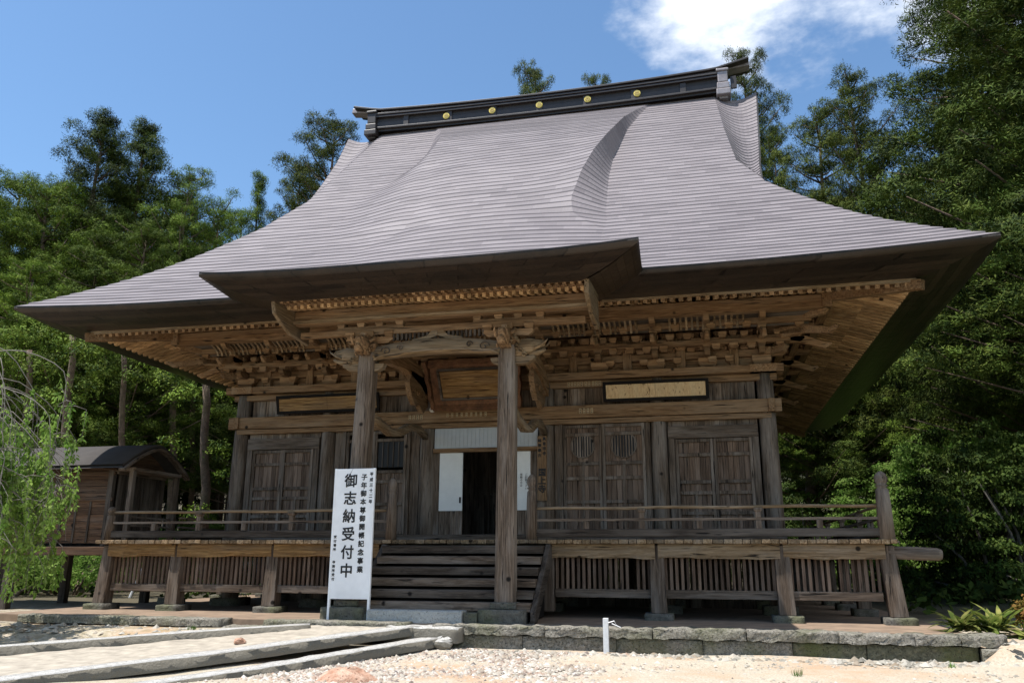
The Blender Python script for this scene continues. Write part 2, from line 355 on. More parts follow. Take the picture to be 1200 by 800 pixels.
k2 = empty('stone_kerb', (-5, -4.6, -.3), 'long mossy kerb stone slabs left of the path, before the veranda', 'kerb')
for a, b, z in ((-8.2, -3.75, -.10), (-3.72, -2.95, -.22), (-2.9, -.15, -.10)):
    local(wob_box(MB(), a, b-.02, -4.8, -4.4, z-.14, z, a=.014).build('capstone', M_STONE, k2, True), k2)

# stone path to the stairs: long edge slabs and the worn slabs between them
def strip(mb, pts, wd, z0, th, a=.02, n=30):
    P = [Vector((x, y, 0)) for x, y in pts]; L = [0]
    for p, q in zip(P, P[1:]): L.append(L[-1]+(q-p).length)
    rows = []
    for i in range(n+1):
        s = L[-1]*i/n; k = 0
        while k < len(L)-2 and s > L[k+1]: k += 1
        p = P[k].lerp(P[k+1], (s-L[k])/(L[k+1]-L[k])); d = (P[k+1]-P[k]).normalized(); r = Vector((d.y, -d.x, 0)); f = i/n
        zt = z0[0]+(z0[1]-z0[0])*f
        rows.append([tuple(p - r*wd/2 + Vector((jit(a), jit(a), zt-th))), tuple(p - r*wd/2 + Vector((jit(a), jit(a), zt+jit(a*.3)))), tuple(p+Vector((0, 0, zt+jit(a*.4)))), tuple(p + r*wd/2 + Vector((jit(a), jit(a), zt+jit(a*.3)))), tuple(p + r*wd/2 + Vector((jit(a), jit(a), zt-th)))])
    b = len(mb.v); grid_mesh(rows, mb=mb)
    mb.f += [tuple(b+i for i in range(5)), tuple(b+n*5+i for i in reversed(range(5)))]
    return mb
path = empty('path', (-1.5, -7.5, -.4)); tag(path, kind='structure')
A = [(-3.9, -11.6), (-3.1, -9.9), (-1.75, -7.9), (-.85, -6.2), (-.05, -4.75)]
Bp = [(-2.7, -11.2), (-2.0, -10.0), (-1.05, -8.4), (-.3, -6.6), (.42, -4.95)]
Cc = [(-8.2, -11.0), (-5.3, -8.0), (-3.9, -6.4), (-2.6, -5.3), (-1.9, -4.95)]
for nm, pts, wd, z, th in (('edge_stone', A, .42, (-.50, -.145), .14), ('edge_stone', Bp, .36, (-.59, -.31), .14), ('edge_stone', Cc, .40, (-.46, -.145), .14)):
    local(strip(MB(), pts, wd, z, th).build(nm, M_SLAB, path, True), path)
Dm = [((a[0]+c[0])/2, (a[1]+c[1])/2) for a, c in zip(A, Cc)]
def band(mb, E1, E2, z0, z1, n=40, k=12):
    rows = []
    def at(E, f):
        s = f*(len(E)-1); i = min(int(s), len(E)-2); t = s-i
        return Vector((E[i][0]*(1-t)+E[i+1][0]*t, E[i][1]*(1-t)+E[i+1][1]*t, 0))
    for i in range(n+1):
        f = i/n; p, q = at(E1, f), at(E2, f)
        rows.append([tuple(p.lerp(q, j/k)+Vector((0, 0, z0+(z1-z0)*f+jit(.012)))) for j in range(k+1)])
    return grid_mesh(rows, mb=mb)
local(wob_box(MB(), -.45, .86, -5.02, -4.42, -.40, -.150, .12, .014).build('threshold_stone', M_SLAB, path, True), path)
local(band(MB(), Cc, A, -.52, -.17).build('path_bed', plain('packed_path_soil', (.33, .29, .235), .95, 0, .3, 5, .7), path, True), path)

# ================================================================= HALL
hall = empty('temple_hall', (0, 0, 0), 'old wooden temple hall with a vast sweeping copper plate roof', 'temple')
T = hall
gw = lambda ax: wood('grey', ax)
ww = lambda ax: wood('warm', ax)
dw = lambda ax: wood('dark', ax)

# ---------------- roof surfaces
EX, EY, RY, RZ = 10.49, 3.83, 7.28, 16.66
PD = [-.2, 0, 1, 2, 3, 4, 5, 6.5, 8, 9.5, 11.11, 12]; PZ = [6.35, 6.47, 7.15, 7.87, 8.68, 9.58, 10.53, 12.05, 13.55, 15.05, 16.66, 17.5]
prof = lambda d: float(np.interp(d, PD, PZ))
def smooth_prof(d): return (prof(d-.35)+prof(d)+prof(d+.35))/3 if d > .35 else prof(d)
YC = [-.97, -.75, -.35, 0, 1, 2, 3.2, 5.2, 6.3, 7.28]
XC = [3.06, 2.67, 2.23, 2.15, 2.30, 2.52, 2.80, 3.15, 3.5, 3.99]
XF = [3.10, 3.10, 3.08, 3.03, 2.97, 2.93, 2.97, 3.28, 3.62, 4.02]
HB = [0, .10, .25, .48, .8, .9, .82, .45, .2, 0]
bxc = lambda y: float(np.interp(y, YC, XC)); bxf = lambda y: float(np.interp(y, YC, XF)); bh = lambda y: float(np.interp(y, YC, HB)) if -.97 < y < 7.28 else 0
GD = [4.83, 5.02, 6.08, 8.32, 9.73, 11.11]; GX = [6.95, 6.93, 6.41, 6.25, 6.2, 6.14]
def xh(d): return EX - d*(3.54/4.83) if d < 4.83 else float(np.interp(d, GD, GX))
def zmain(x, d):
    return smooth_prof(d) + .18*(abs(x)/EX)**4*max(0, 1-d/3.5)
# course positions along the slope
def slope_table(fn, d0, d1, step):
    out = [d0]; d = d0; acc = 0; last = fn(d0)
    while d < d1:
        d += .005; z = fn(d); acc += math.hypot(.005, z-last); last = z
        if acc >= step: out.append(d); acc = 0
    if d1-out[-1] > .08: out.append(d1)
    else: out[-1] = d1
    return out
COURSES = slope_table(smooth_prof, 0, EY+RY, .262)
TH = .032
def cols_front(d):
    y = d-EY; X = xh(d); c, f = bxc(y), max(bxf(y), bxc(y)+.015)
    fl = c+.06+.36*min(1, bh(y)/.5)+1.9*min(1, max(0, (4.3-y)/2.6))*min(1, bh(y)/.3)      # on the left the fold drops off steeply
    a = list(np.linspace(-X, -fl, 46))+list(np.linspace(-fl, -c, 9))[1:]+list(np.linspace(-c, c, 52))[1:]+list(np.linspace(c, f, 9))[1:]+list(np.linspace(f, X, 46))[1:]
    out = []
    q = min(1, max(0, (y+3.6)/6.4)); hc = .88*q*q*(3-2*q) if y < 2.8 else bh(y)
    q = min(1, max(0, (y-2.0)/1.6)); hc = hc*(1-q)+bh(y)*q
    for x in a:
        ax = abs(x); h = bh(y)
        if ax <= c: h *= 1-.45*min(1, max(0, (4.6-y)/2))*(c-x)/(2*c)
        if ax <= c: w_ = max(0, 1-(ax/c)**2)*(1 if y < 3.6 else 0)*(1-q); hh = h*(1-w_)+hc*w_*(1-.225*min(1, max(0, (4.6-y)/2)))
        elif ax >= (f if x > 0 else fl): hh = 0
        else: hh = h*(1-(ax-c)/(f-c))**1.25 if x > 0 else h*(1-.45*min(1, max(0, (4.6-y)/2)))*((1-(ax-c)/(fl-c)) if fl-c < .6 else (lambda g: g*g*(3-2*g))(1-(ax-c)/(fl-c)))
        out.append((x, y, zmain(x, d)+hh))
    return out
DS = np.linspace(0, EY+RY, 260); FINE = np.array([cols_front(d) for d in DS])        # every column followed up the slope
ARC = np.concatenate([np.zeros((1, FINE.shape[1])), np.cumsum(np.hypot(np.diff(FINE[:, :, 1], axis=0), np.diff(FINE[:, :, 2], axis=0)), axis=0)])
KN = len(COURSES)-1; rows, uvs = [], []
for k in range(KN):
    for f, lift, vv in ((k/KN, TH, k+.02), ((k+1)/KN, .002, k+.98)):
        r = []; u = []
        for c in range(FINE.shape[1]):
            a = ARC[-1, c]*f; x, y, z = (float(np.interp(a, ARC[:, c], FINE[:, c, q])) for q in range(3))
            r.append((x, y, z+lift+.006*math.sin(x*1.9+k*2.3)*(lift > .01))); u.append((x*.6+k*7.13, vv))
        rows.append(r); uvs.append(u)
roof = grid_mesh(rows, uvs).build('roof', M_ROOF, T)
# flared strips between the front slope and the gable verges
def gable_strip(s):
    Yf = [1.1, 1.25, 2.25, 4.49, 5.9, 7.28]; Xf = [6.95, 6.91, 6.41, 6.25, 6.2, 6.14]
    t = [0, .1, .3, .6, .8, 1]; V = [(6.97, 1.12, 10.47), (7.0, 1.9, 10.72), (7.1, 3.3, 11.9), (7.28, 4.9, 13.6), (7.42, 6.2, 15.1), (7.55, 7.28, 16.62)]
    rows, uvs = [], []; n = 34
    for k in range(n):
        for f, lift, vv in ((k/n, TH, k+.02), ((k+1)/n, .002, k+.98)):
            y = float(np.interp(f, t, Yf)); F = Vector((float(np.interp(y, Yf, Xf)), y, smooth_prof(y+EY)))
            W = Vector([float(np.interp(f, t, [q[i] for q in V])) for i in range(3)])
            r = []; u = []
            for j in range(9):
                q = F.lerp(W, j/8); q.z += lift - .25*math.sin(math.pi*j/8)*min(1, f*3)
                r.append((s*q.x, q.y, q.z)); u.append((j*.1, vv))
            rows.append(r if s > 0 else r); uvs.append(u)
    g = grid_mesh(rows, uvs).build('gable_flare', M_ROOF, T)
    # verge thickness and gable wall behind
    mb = MB(); P = [Vector((s*q[0], q[1], q[2])) for q in V]
    rows = [[tuple(p+Vector((0, 0, .03))) for p in P], [tuple(p+Vector((s*.05, .02, -.02))) for p in P], [tuple(p+Vector((s*.02, .25, -.34))) for p in P]]
    grid_mesh(rows, mb=mb)
    P2 = [Vector((p.x, 2*RY-p.y, p.z)) for p in P]
    rows = [[tuple(p+Vector((0, 0, .03))) for p in P2], [tuple(p+Vector((s*.05, -.02, -.02))) for p in P2], [tuple(p+Vector((s*.02, -.25, -.34))) for p in P2]]
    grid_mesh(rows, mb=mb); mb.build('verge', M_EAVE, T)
    mb = MB(); mb.prism([(s*6.75, 2.6, 10.2), (s*6.75, 12, 10.2), (s*6.75, RY, 16.0)], (-s*.1, 0, 0)); mb.build('gable_wall', ww('y'), T)
gable_strip(1); gable_strip(-1)
# back and side slopes
rows, uvs = [], []
for k, d in enumerate(COURSES):
    X = xh(d); r = [(x, 2*RY+EY-d, zmain(x, d)) for x in np.linspace(-X, X, 30)]; rows.append(r); uvs.append([(p[0]*.6, k) for p in r])
grid_mesh(rows, uvs).build('roof', M_ROOF, T)
YB = 2*RY+EY
for s in (-1, 1):
    rows, uvs = [], []
    for k, d in enumerate([q for q in COURSES if q < 4.83]+[4.83, 5.6]):
        e = d*.733; y0, y1 = (-EY+d, YB-d); ys_ = np.linspace(y0, y1, 60)
        r = [(s*(EX-e), y, smooth_prof(d)+.18*(abs(y-RY)/(RY+EY))**6*max(0, 1-d/3.5)) for y in ys_]; rows.append(r); uvs.append([(p[1]*.6, k) for p in r])
    grid_mesh(rows, uvs).build('roof', M_ROOF, T)
# step canopy over the stairs (its roof runs on from the main slope)
KL, KR = -4.18, 4.2
rows, uvs = [], []
KD = slope_table(lambda y: 6.17+.30*((y+5.98)/2.15)**1.15 if y > -5.98 else 6.17, -5.98, -3.55, .262)
def kz(x, y): t = max(0, (y+5.98)/2.15); return 6.17+.31*t**1.15 + .09*(abs(x)/4.2)**4*max(0, 1-t) + (.05 if y > -3.8 else 0)
def kl(y): return -4.18-.62*(y+5.98)/2.35
def kr(y): return 4.2-.10*(y+5.98)/2.35
for k in range(len(KD)-1):
    for y, lift in ((KD[k], TH), (KD[k+1], .002)):
        X = np.linspace(kl(y), kr(y), 60); rows.append([(x, y, kz(x, y)+lift) for x in X]); uvs.append([(x*.6+k*5.1, k+(.02 if lift > .01 else .98)) for x in X])
grid_mesh(rows, uvs).build('canopy_roof', M_ROOF, T)

# ---------------- dark plated eave undersides
AI, ZI = 1.2, 6.27
def eave_band(pts_out, pts_in, name='eave_soffit', n=40, lip=.055):
    """pts_*: functions f->point; lip, then the plated underside"""
    mb = MB(); rows, uvs = [], []
    for i in range(n+1):
        f = i/n; o, q = Vector(pts_out(f)), Vector(pts_in(f)); s = f*20
        L = [o+Vector((0, 0, TH)), o+Vector((0, 0, -lip))]; uu = [(s, 0), (s, .1)]
        for j in range(1, 9):
            L.append((o+Vector((0, 0, -lip))).lerp(q, j/8)+Vector((0, 0, -.05*math.sin(math.pi*j/8)))); uu.append((s, .1+j/8*7))
        rows.append([tuple(p) for p in L]); uvs.append(uu)
    return grid_mesh(rows, uvs, mb).build(name, M_EAVE, T, True)
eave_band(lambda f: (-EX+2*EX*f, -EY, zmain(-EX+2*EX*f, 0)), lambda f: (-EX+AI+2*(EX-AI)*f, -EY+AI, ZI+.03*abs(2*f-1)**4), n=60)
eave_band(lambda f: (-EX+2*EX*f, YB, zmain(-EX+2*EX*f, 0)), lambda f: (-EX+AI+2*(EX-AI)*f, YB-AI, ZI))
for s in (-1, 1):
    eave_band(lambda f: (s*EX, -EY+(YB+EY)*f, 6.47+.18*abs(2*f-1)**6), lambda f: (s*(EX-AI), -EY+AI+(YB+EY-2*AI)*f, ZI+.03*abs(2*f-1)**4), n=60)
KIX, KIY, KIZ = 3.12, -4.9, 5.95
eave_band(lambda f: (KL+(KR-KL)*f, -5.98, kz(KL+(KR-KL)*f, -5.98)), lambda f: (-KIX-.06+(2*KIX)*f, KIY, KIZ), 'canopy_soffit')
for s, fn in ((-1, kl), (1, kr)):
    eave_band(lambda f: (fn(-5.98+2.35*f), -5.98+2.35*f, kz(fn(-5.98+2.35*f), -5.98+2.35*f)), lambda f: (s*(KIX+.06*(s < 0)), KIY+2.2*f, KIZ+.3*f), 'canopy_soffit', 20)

# ---------------- ridge
def sagz(x): return .16*(x/6.2)**2
mb = MB()
n = 40; rows = []
for i in range(n+1):
    x = -6.35+12.7*i/n; z = 16.60+sagz(x)*.6
    rows.append([(x, RY-.34, z-.12), (x, RY-.34, z+.28), (x, RY-.30, z+.30), (x, RY-.30, z+.62), (x, RY+.30, z+.62), (x, RY+.34, z-.12)])
grid_mesh(rows, mb=mb); mb.f += [tuple(range(6)), tuple(n*6+i for i in reversed(range(6)))]
for x in np.arange(-5.95, 6.2, 1.7):
    mb.box(x+.85-.1, x+.85+.1, RY-.375, RY-.30, 16.66, 17.04+sagz(x)*.6)
for dz, yy in ((-.02, .39), (.46, .38), (.56, .40)):
    P = [(-6.35+12.7*i/20, RY-.1, 16.62+dz+sagz(-6.35+12.7*i/20)*.6) for i in range(21)]; mb.sweep(P, (yy*2-.1, .07))
ridge = mb.build('ridge', M_RIDGE, T, bevel=.01)
P = [(x, RY, 17.29+.16*(x/6.2)**2+(.20*(abs(x)-6.2)/1.1 if abs(x) > 6.2 else 0)) for x in np.linspace(-7.2, 7.35, 41)]
mb = MB(); mb.sweep([(x, y, z) for x, y, z in P], (.95, .07)); mb.sweep([(x, y, z+.07) for x, y, z in P], (.5, .10)); mb.sweep([(x, y, z-.09) for x, y, z in P[3:-3]], (.78, .09))
mb.build('ridge_cap', M_RIDGE, ridge, bevel=.01)
for k in range(5):
    x = (k-2)*1.755; z = 16.88; mb = MB()
    mb.tube([(x, RY-.40, z), (x, RY-.33, z)], .12, 20); c = mb.build('gilt_crest', M_GOLD, ridge)
    mb = MB()
    for j in range(8):
        a = j*math.pi/4; mb.bar((x+.03*math.cos(a), RY-.412, z+.03*math.sin(a)), (x+.09*math.cos(a), RY-.412, z+.09*math.sin(a)), .03, .016, (0, 1, 0))
    for s_ in range(20):
        pass
    mb.build('crest_relief', plain('worn_gilt', (.45, .34, .12), .5, .3), ridge)
for s in (-1, 1):
    mb = MB(); x0, x1 = (6.28, 6.62) if s > 0 else (-6.62, -6.28)
    mb.box(x0, x1, RY-.46, RY+.46, 16.9, 17.32); mb.box(x0-.04, x1+.04, RY-.52, RY+.52, 16.62, 16.86); mb.box(x0-.07, x1+.07, RY-.56, RY+.56, 16.38, 16.60); mb.box(x0-.04, x1+.04, RY-.50, RY+.5, 17.32, 17.42)
    mb.box(x0+.02, x1-.02, RY-.4, RY+.4, 16.3, 17.5)
    mb.build('ridge_end_ornament', M_GREY if s > 0 else M_RIDGE, ridge, bevel=.03)
    mb = MB(); P = [(s*x, RY, 17.52+.16*(x-6.3)) for x in (6.2, 6.6, 7.0, 7.38)]
    mb.sweep(P, [(.5, .12), (.46, .14), (.42, .16), (.38, .2)]); mb.build('ridge_finial', M_GREY, ridge, bevel=.02)

# ---------------- wooden ceiling boards, rafters
WY = 0; HX = 6.5; HB_ = 14.56      # wall lines
def cz_fly(t): return 6.24+.40*t      # t metres inward from inner eave line, underside of boards over flying rafters
mb = MB()
inner = [(-EX+AI, -EY+AI), (EX-AI, -EY+AI), (EX-AI, YB-AI), (-EX+AI, YB-AI)]
def ring(t, z): x = EX-AI-t; return [(-x, -EY+AI+t, z), (x, -EY+AI+t, z), (x, YB-AI-t, z), (-x, YB-AI-t, z)]
for (t0, z0), (t1, z1) in zip([(-.02, 6.26), (.75, 6.50), (2.8, 7.05)], [(.75, 6.50), (2.8, 7.05), (3.6, 7.2)]):
    a, b = ring(t0, z0), ring(t1, z1); n = len(mb.v); mb.v += a+b
    mb.f += [(n+i, n+(i+1) % 4, n+4+(i+1) % 4, n+4+i) for i in range(4)]
mb.build('ceiling_boards', wood('soffit', 'y'), T)
def rafters(side, tier):
    """one mesh per eave and tier: the close ribbing of the ceiling"""
    mb = MB(); sp = .18 if side in 'fb' else .225
    if tier == 0: t0, t1, z0, z1, wd, h = .01, .85, 6.205, 6.49, .085, .09
    else: t0, t1, z0, z1, wd, h = .62, 2.75, 6.41, 6.98, .095, .10
    if side in 'fb':
        L = EX-AI-.15; n = int(2*L/sp)
        for i in range(n+1):
            x = -L+i*2*L/n; lim = EX-AI-abs(x)      # hip limit
            if side == 'f' and abs(x) < KIX-.1 and tier == 0: continue
            T1 = min(t1, lim) if lim < t1 else t1
            if T1-t0 < .08: continue
            ze = z0+(z1-z0)*(T1-t0)/(t1-t0)
            y = lambda t: -EY+AI+t if side == 'f' else YB-AI-t
            mb.bar((x, y(t0), z0), (x, y(T1), ze), wd, h)
    else:
        s = 1 if side == 'r' else -1; y0, y1 = -EY+AI+.15, YB-AI-.15; n = int((y1-y0)/sp)
        for i in range(n+1):
            y = y0+i*(y1-y0)/n; lim = min(y+EY-AI, YB-AI-y); T1 = min(t1, lim)
            if T1-t0 < .08: continue
            ze = z0+(z1-z0)*(T1-t0)/(t1-t0); x = lambda t: s*(EX-AI-t)
            mb.bar((x(t0), y, z0), (x(T1), y, ze), wd, h)
    if side == 'f' and tier == 0:      # interrupted by the canopy: two rows
        for sg in (-1, 1):
            m2 = MB(); m2.v = mb.v; m2.f = [f for f in mb.f if mb.v[f[0]][0]*sg > 0]; ids = sorted({i for f in m2.f for i in f}); rm = {i: k for k, i in enumerate(ids)}
            m3 = MB(); m3.v = [mb.v[i] for i in ids]; m3.f = [tuple(rm[i] for i in f) for f in m2.f]; m3.build('rafter_row', wood('warm', 'y'), T)
        return
    return mb.build('rafter_row', wood('warm' if side in 'fb' and tier == 0 else 'soffit', 'y' if side in 'fb' else 'x'), T)
for sd in 'frlb':
    rafters(sd, 0); rafters(sd, 1)
# eave edge boards: pale board at the very edge, second board between the rafter tiers
def frame_board(t, z, wd, h, m, skip=True):
    x = EX-AI-t; y0, y1 = -EY+AI+t, YB-AI-t; g = KIX+.05
    if skip:
        MB().bar((-x, y0, z), (-g, y0, z), wd, h).build('eave_board', m('x'), T); MB().bar((g, y0, z), (x, y0, z), wd, h).build('eave_board', m('x'), T)
    else: MB().bar((-x, y0, z), (x, y0, z), wd, h).build('eave_board', m('x'), T)
    for s in (-1, 1): MB().bar((s*x, y0, z), (s*x, y1, z), wd, h).build('eave_board', m('y'), T)
frame_board(-.01, 6.27, .07, .075, lambda a: wood('pale', a))
frame_board(.60, 6.475, .08, .07, ww)
# hip rafters at the corners
for s in (-1, 1):
    mb = MB(); mb.bar((s*6.4, -.1, 6.75), (s*(EX-AI+.10), -EY+AI-.10, 6.15), .2, .3, w2=.17, h2=.2)
    mb.build('hip_rafter', ww('x'), T, bevel=.015)
    mb = MB(); mb.bar((s*6.4, YB-EY+.1, 6.75), (s*(EX-AI), YB-AI, 6.2), .2, .3); mb.build('hip_rafter', ww('x'), T)

# ---------------- canopy ceiling
mb = MB(); n = len(mb.v)
grid_mesh([[(x, KIY+.0, KIZ+.07) for x in (-KIX-.05, KIX)], [(x, -2.2, 6.62) for x in (-KIX-.05, KIX)]], mb=mb); mb.build('ceiling_boards', wood('soffit', 'y'), T)
mb = MB()
for i in range(42):
    x = -KIX+.1+i*(2*KIX-.2)/41; mb.bar((x, KIY+.03, KIZ+.01), (x, -4.1, 6.12), .065, .07)
mb.build('rafter_row', ww('y'), T)
mb = MB()
for i in range(42):
    x = -KIX+.1+i*(2*KIX-.2)/41; mb.bar((x, -4.55, 5.93), (x, -2.4, 6.42), .07, .08)
mb.build('rafter_row', wood('soffit', 'y'), T)
MB().bar((-KIX-.06, KIY, KIZ+.05), (KIX, KIY, KIZ+.05), .07, .085).build('eave_board', wood('pale', 'x'), T)
MB().bar((-KIX, -4.5, 6.0), (KIX, -4.5, 6.0), .08, .07).build('eave_board', ww('x'), T)
# curled bargeboards at both ends of the canopy eave
for s in (-1, 1):
    P = [(s*(KIX+.0), -4.95, 5.98), (s*(KIX-.02), -4.9, 5.72), (s*(KIX-.02), -4.6, 5.58), (s*(KIX-.02), -4.2, 5.46), (s*(KIX-.02), -3.4, 5.42), (s*(KIX-.02), -3.4, 6.15), (s*(KIX-.02), -4.4, 6.05)]
    mb = MB(); mb.prism(P, (s*.09, 0, 0)); mb.build('bargeboard', wood('pale', 'y'), T, bevel=.02)

# ---------------- walls, columns, beams
def colm(x, y, z0=1.1, z1=5.28, r=.195, m=None, dx=0):
    mb = MB(); mb.tube([(x-dx, y, z0), (x-dx*.3, y, z0+1.6), (x+dx, y, z1)], [r*1.03, r, r*.94], 14); return mb.build('column', m or gw('z'), T, True)
XCOL = (-6.5, -4.12, -1.48, 1.48, 4.12, 6.5)
for x in XCOL: colm(x + (-.08 if x == -6.5 else .04 if x == 6.5 else 0), 0, dx=.03 if x < -6 else 0)
for s in (-1, 1):
    for y in (2.43, 4.85, 7.28, 9.7, 12.1, 14.56): colm(s*6.5, y)
# closed body of the hall behind the front (planked walls)
def planks(mb, x0, x1, y, z0, z1, wd=.22, axis='x', th=.03):
    L = x1-x0; n = max(1, int(round(L/wd))); w_ = L/n
    for i in range(n):
        o = random.choice((0, .004, .009)); a, b = x0+i*w_+.004, x0+(i+1)*w_-.004
        if axis == 'x': mb.box(a, b, y-th+o, y+.02+o, z0, z1)
        else: mb.box(y-th+o, y+.02+o, a, b, z0, z1)
    return mb
for s in (-1, 1):
    mb = MB(); planks(mb, .1, 14.5, s*6.45, 1.2, 6.3, .3, 'y'); mb.build('side_wall', gw('z'), T)
mb = MB(); planks(mb, -6.5, 6.5, 14.5, 1.2, 6.3, .35); mb.build('back_wall', gw('z'), T)
mb = MB(); mb.box(-6.4, 6.4, .1, 14.4, 1.2, 1.34); mb.build('hall_floor', dw('x'), T)
mb = MB(); mb.box(-6.4, 6.4, .15, 14.4, 6.2, 6.26); mb.build('hall_ceiling', dw('x'), T)
mb = MB(); planks(mb, -6.3, 6.3, 2.6, 1.35, 6.2, .4); mb.build('inner_partition', dw('z'), T)
# upper wall planks and beams
for a, b in zip(XCOL, XCOL[1:]): planks(MB(), a+.19, b-.19, .02, 4.5, 5.08, .19).build('upper_wall', gw('z'), T)
MB().box(-6.85, 6.85, -.24, -.10, 4.20, 4.50).build('tie_beam', wood('pale', 'x') if 0 else ww('x'), T, bevel=.012)
MB().box(-6.62, 6.62, -.20, -.06, 4.07, 4.185).build('tie_beam', ww('x'), T, bevel=.01)
MB().box(-6.95, 6.95, -.33, .25, 5.10, 5.275).build('head_plate', ww('x'), T, bevel=.012)
MB().box(-6.8, 6.8, -.14, .1, 4.95, 5.095).build('head_beam', ww('x'), T, bevel=.01)
for s in (-1, 1):
    MB().box(s*6.62-.06, s*6.62+.08, -.3, 14.7, 4.20, 4.50).build('tie_beam', ww('y'), T, bevel=.012)
    MB().box(s*6.5-.28, s*6.5+.3, -.35, 14.9, 5.10, 5.275).build('head_plate', ww('y'), T)
planks(MB(), -6.6, 6.6, 2.3, -.14, 1.25, .25).build('underfloor_dark_backing', dw('z'), T)  # added dark planks that keep the space behind the slats dark
MB().box(-6.75, 6.75, -.20, -.05, 1.36, 1.55).build('ground_beam', gw('x'), T, bevel=.01)
# bracket zone wall beams (three tiers stepping outwards)
for (y0, y1, z0, z1) in ((-.12, .1, 5.52, 5.68), (-.12, .1, 5.86, 6.02), (-.12, .1, 6.2, 6.4), (-.52, -.38, 5.74, 5.86), (-.95, -.8, 6.06, 6.2)):
    MB().box(-6.6+y0, 6.6-y0, y0, y1, z0, z1).build('through_beam', ww('x'), T, bevel=.01)
mb = MB(); mb.box(-6.5, 6.5, .03, .1, 5.27, 6.9); mb.build('bracket_wall', ww('x'), T)
MB().box(-7.9, 7.9, -1.42, -1.22, 6.20, 6.50).build('eave_purlin', ww('x'), T, bevel=.015)
for s in (-1, 1):
    MB().box(s*7.82-.1, s*7.82+.1, -1.5, 16, 6.20, 6.50).build('eave_purlin', ww('y'), T, bevel=.015)
    for (o, z0, z1) in ((.12, 5.52, 5.68), (.5, 5.74, 5.9), (.92, 6.04, 6.18)):
        MB().box(s*(6.5+o)-.08, s*(6.5+o)+.08, -.3, 14.9, z0, z1).build('through_beam', ww('y'), T)
# coved ribs between purlin and wall beams
for a, b in ((-6.9, -4.5), (-3.75, -1.85), (-1.1, 1.1), (1.85, 3.75), (4.5, 6.1)):
    mb = MB(); n = int((b-a)/.115)
    for i in range(n+1):
        x = a+(b-a)*i/n; mb.sweep([(x, -1.24, 6.22), (x, -1.1, 6.17), (x, -.96, 6.10), (x, -.9, 6.0)], (.045, .05), (1, 0, .01))
    mb.build('coved_ribs', wood('pale', 'y'), T)
mb = MB(); grid_mesh([[(x, y, z) for x in (-7.5, 7.5)] for y, z in ((-1.24, 6.26), (-.9, 6.17), (-.8, 6.02))], mb=mb); mb.build('cove_board', dw('x'), T)
def masu(mb, x, y, z, s=.2, h=.13):
    q = s*.36; mb.hexa([(x-q, y-q, z), (x+q, y-q, z), (x+q, y+q, z), (x-q, y+q, z), (x-s/2, y-s/2, z+h*.45), (x+s/2, y-s/2, z+h*.45), (x+s/2, y+s/2, z+h*.45), (x-s/2, y+s/2, z+h*.45)])
    mb.box(x-s/2, x+s/2, y-s/2, y+s/2, z+h*.45, z+h)
def arm(mb, p, q, z, h=.14, wd=.12):
    """bracket arm with upswept rounded ends"""
    p, q = Vector((*p, z)), Vector((*q, z)); d = (q-p); L = d.length; d.normalize()
    mb.sweep([p+Vector((0, 0, h*.35)), p+d*.1, p+d*(L-.1)-Vector((0, 0, 0)), q+Vector((0, 0, h*.35))], [(wd, h*.5), (wd, h), (wd, h), (wd, h*.5)])
def bracket(x, y, dirs, s=1.0):
    """three-step bracket set; dirs are outward directions"""
    mb = MB(); z = 5.28
    masu(mb, x, y, z, .42*s, .24); z += .24
    for lx, ly in ((1, 0), (0, 1)):
        arm(mb, (x-.42*lx, y-.42*ly), (x+.42*lx, y+.42*ly), z+.07)
    for (dx, dy) in dirs:
        L = math.hypot(dx, dy)
        for st in range(3):
            r = .42*(st+1); zz = z+.07+.29*st
            arm(mb, (x, y), (x+dx*(r+.14), y+dy*(r+.14)), zz, .15, .13)
            masu(mb, x+dx*r, y+dy*r, zz+.08, .19)
            if L < 1.1:
                px_, py_ = -dy, dx
                arm(mb, (x+dx*r-px_*.42, y+dy*r-py_*.42), (x+dx*r+px_*.42, y+dy*r+py_*.42), zz+.26, .12, .11)
                for k in (-1, 0, 1): masu(mb, x+dx*r+px_*.36*k, y+dy*r+py_*.36*k, zz+.33-.14*(k == 0)*0, .17, .11)
        # tail lever with carved nose
        mb.sweep([(x+dx*.2, y+dy*.2, 6.05), (x+dx*1.0, y+dy*1.0, 5.86), (x+dx*1.42, y+dy*1.42, 5.70), (x+dx*1.56, y+dy*1.56, 5.76)], [(.13, .16), (.13, .17), (.11, .13), (.06, .06)])
    for k in (-1, 1): masu(mb, x+.36*k, y, z+.16, .18, .12)
    return mb.build('bracket_set', ww('x'), T, bevel=.008)
for (y, z, ofs) in ((-.16, 5.40, 0), (-.16, 5.70, .2), (-.48, 5.62, .1), (-.52, 5.88, .25), (-.9, 6.0, 0)):
    x = -6.3+ofs
    while x < 6.35:
        if random.random() < .55:
            mb = MB(); masu(mb, x, y, z, .19, .13); mb.build('bearing_block', ww('x'), T, bevel=.006)
        x += .39
for x in XCOL[1:-1]: bracket(x, 0, [(0, -1)])
for x in (-5.3, -2.8, 0, 2.8, 5.3): bracket(x, 0, [(0, -1)])
for x in (-5.9, -4.7, -3.45, -2.15, 2.15, 3.45, 4.7, 5.9):
    mb = MB(); mb.box(x-.10, x+.10, -.16, 0, 5.28, 5.72); masu(mb, x, -.1, 5.72, .26, .14); arm(mb, (x-.45, -.2), (x+.45, -.2), 5.93); masu(mb, x-.36, -.2, 6.0, .17, .11); masu(mb, x+.36, -.2, 6.0, .17, .11); masu(mb, x, -.2, 6.0, .17, .11)
    mb.build('bracket_strut', ww('z'), T, bevel=.008)
q = .707
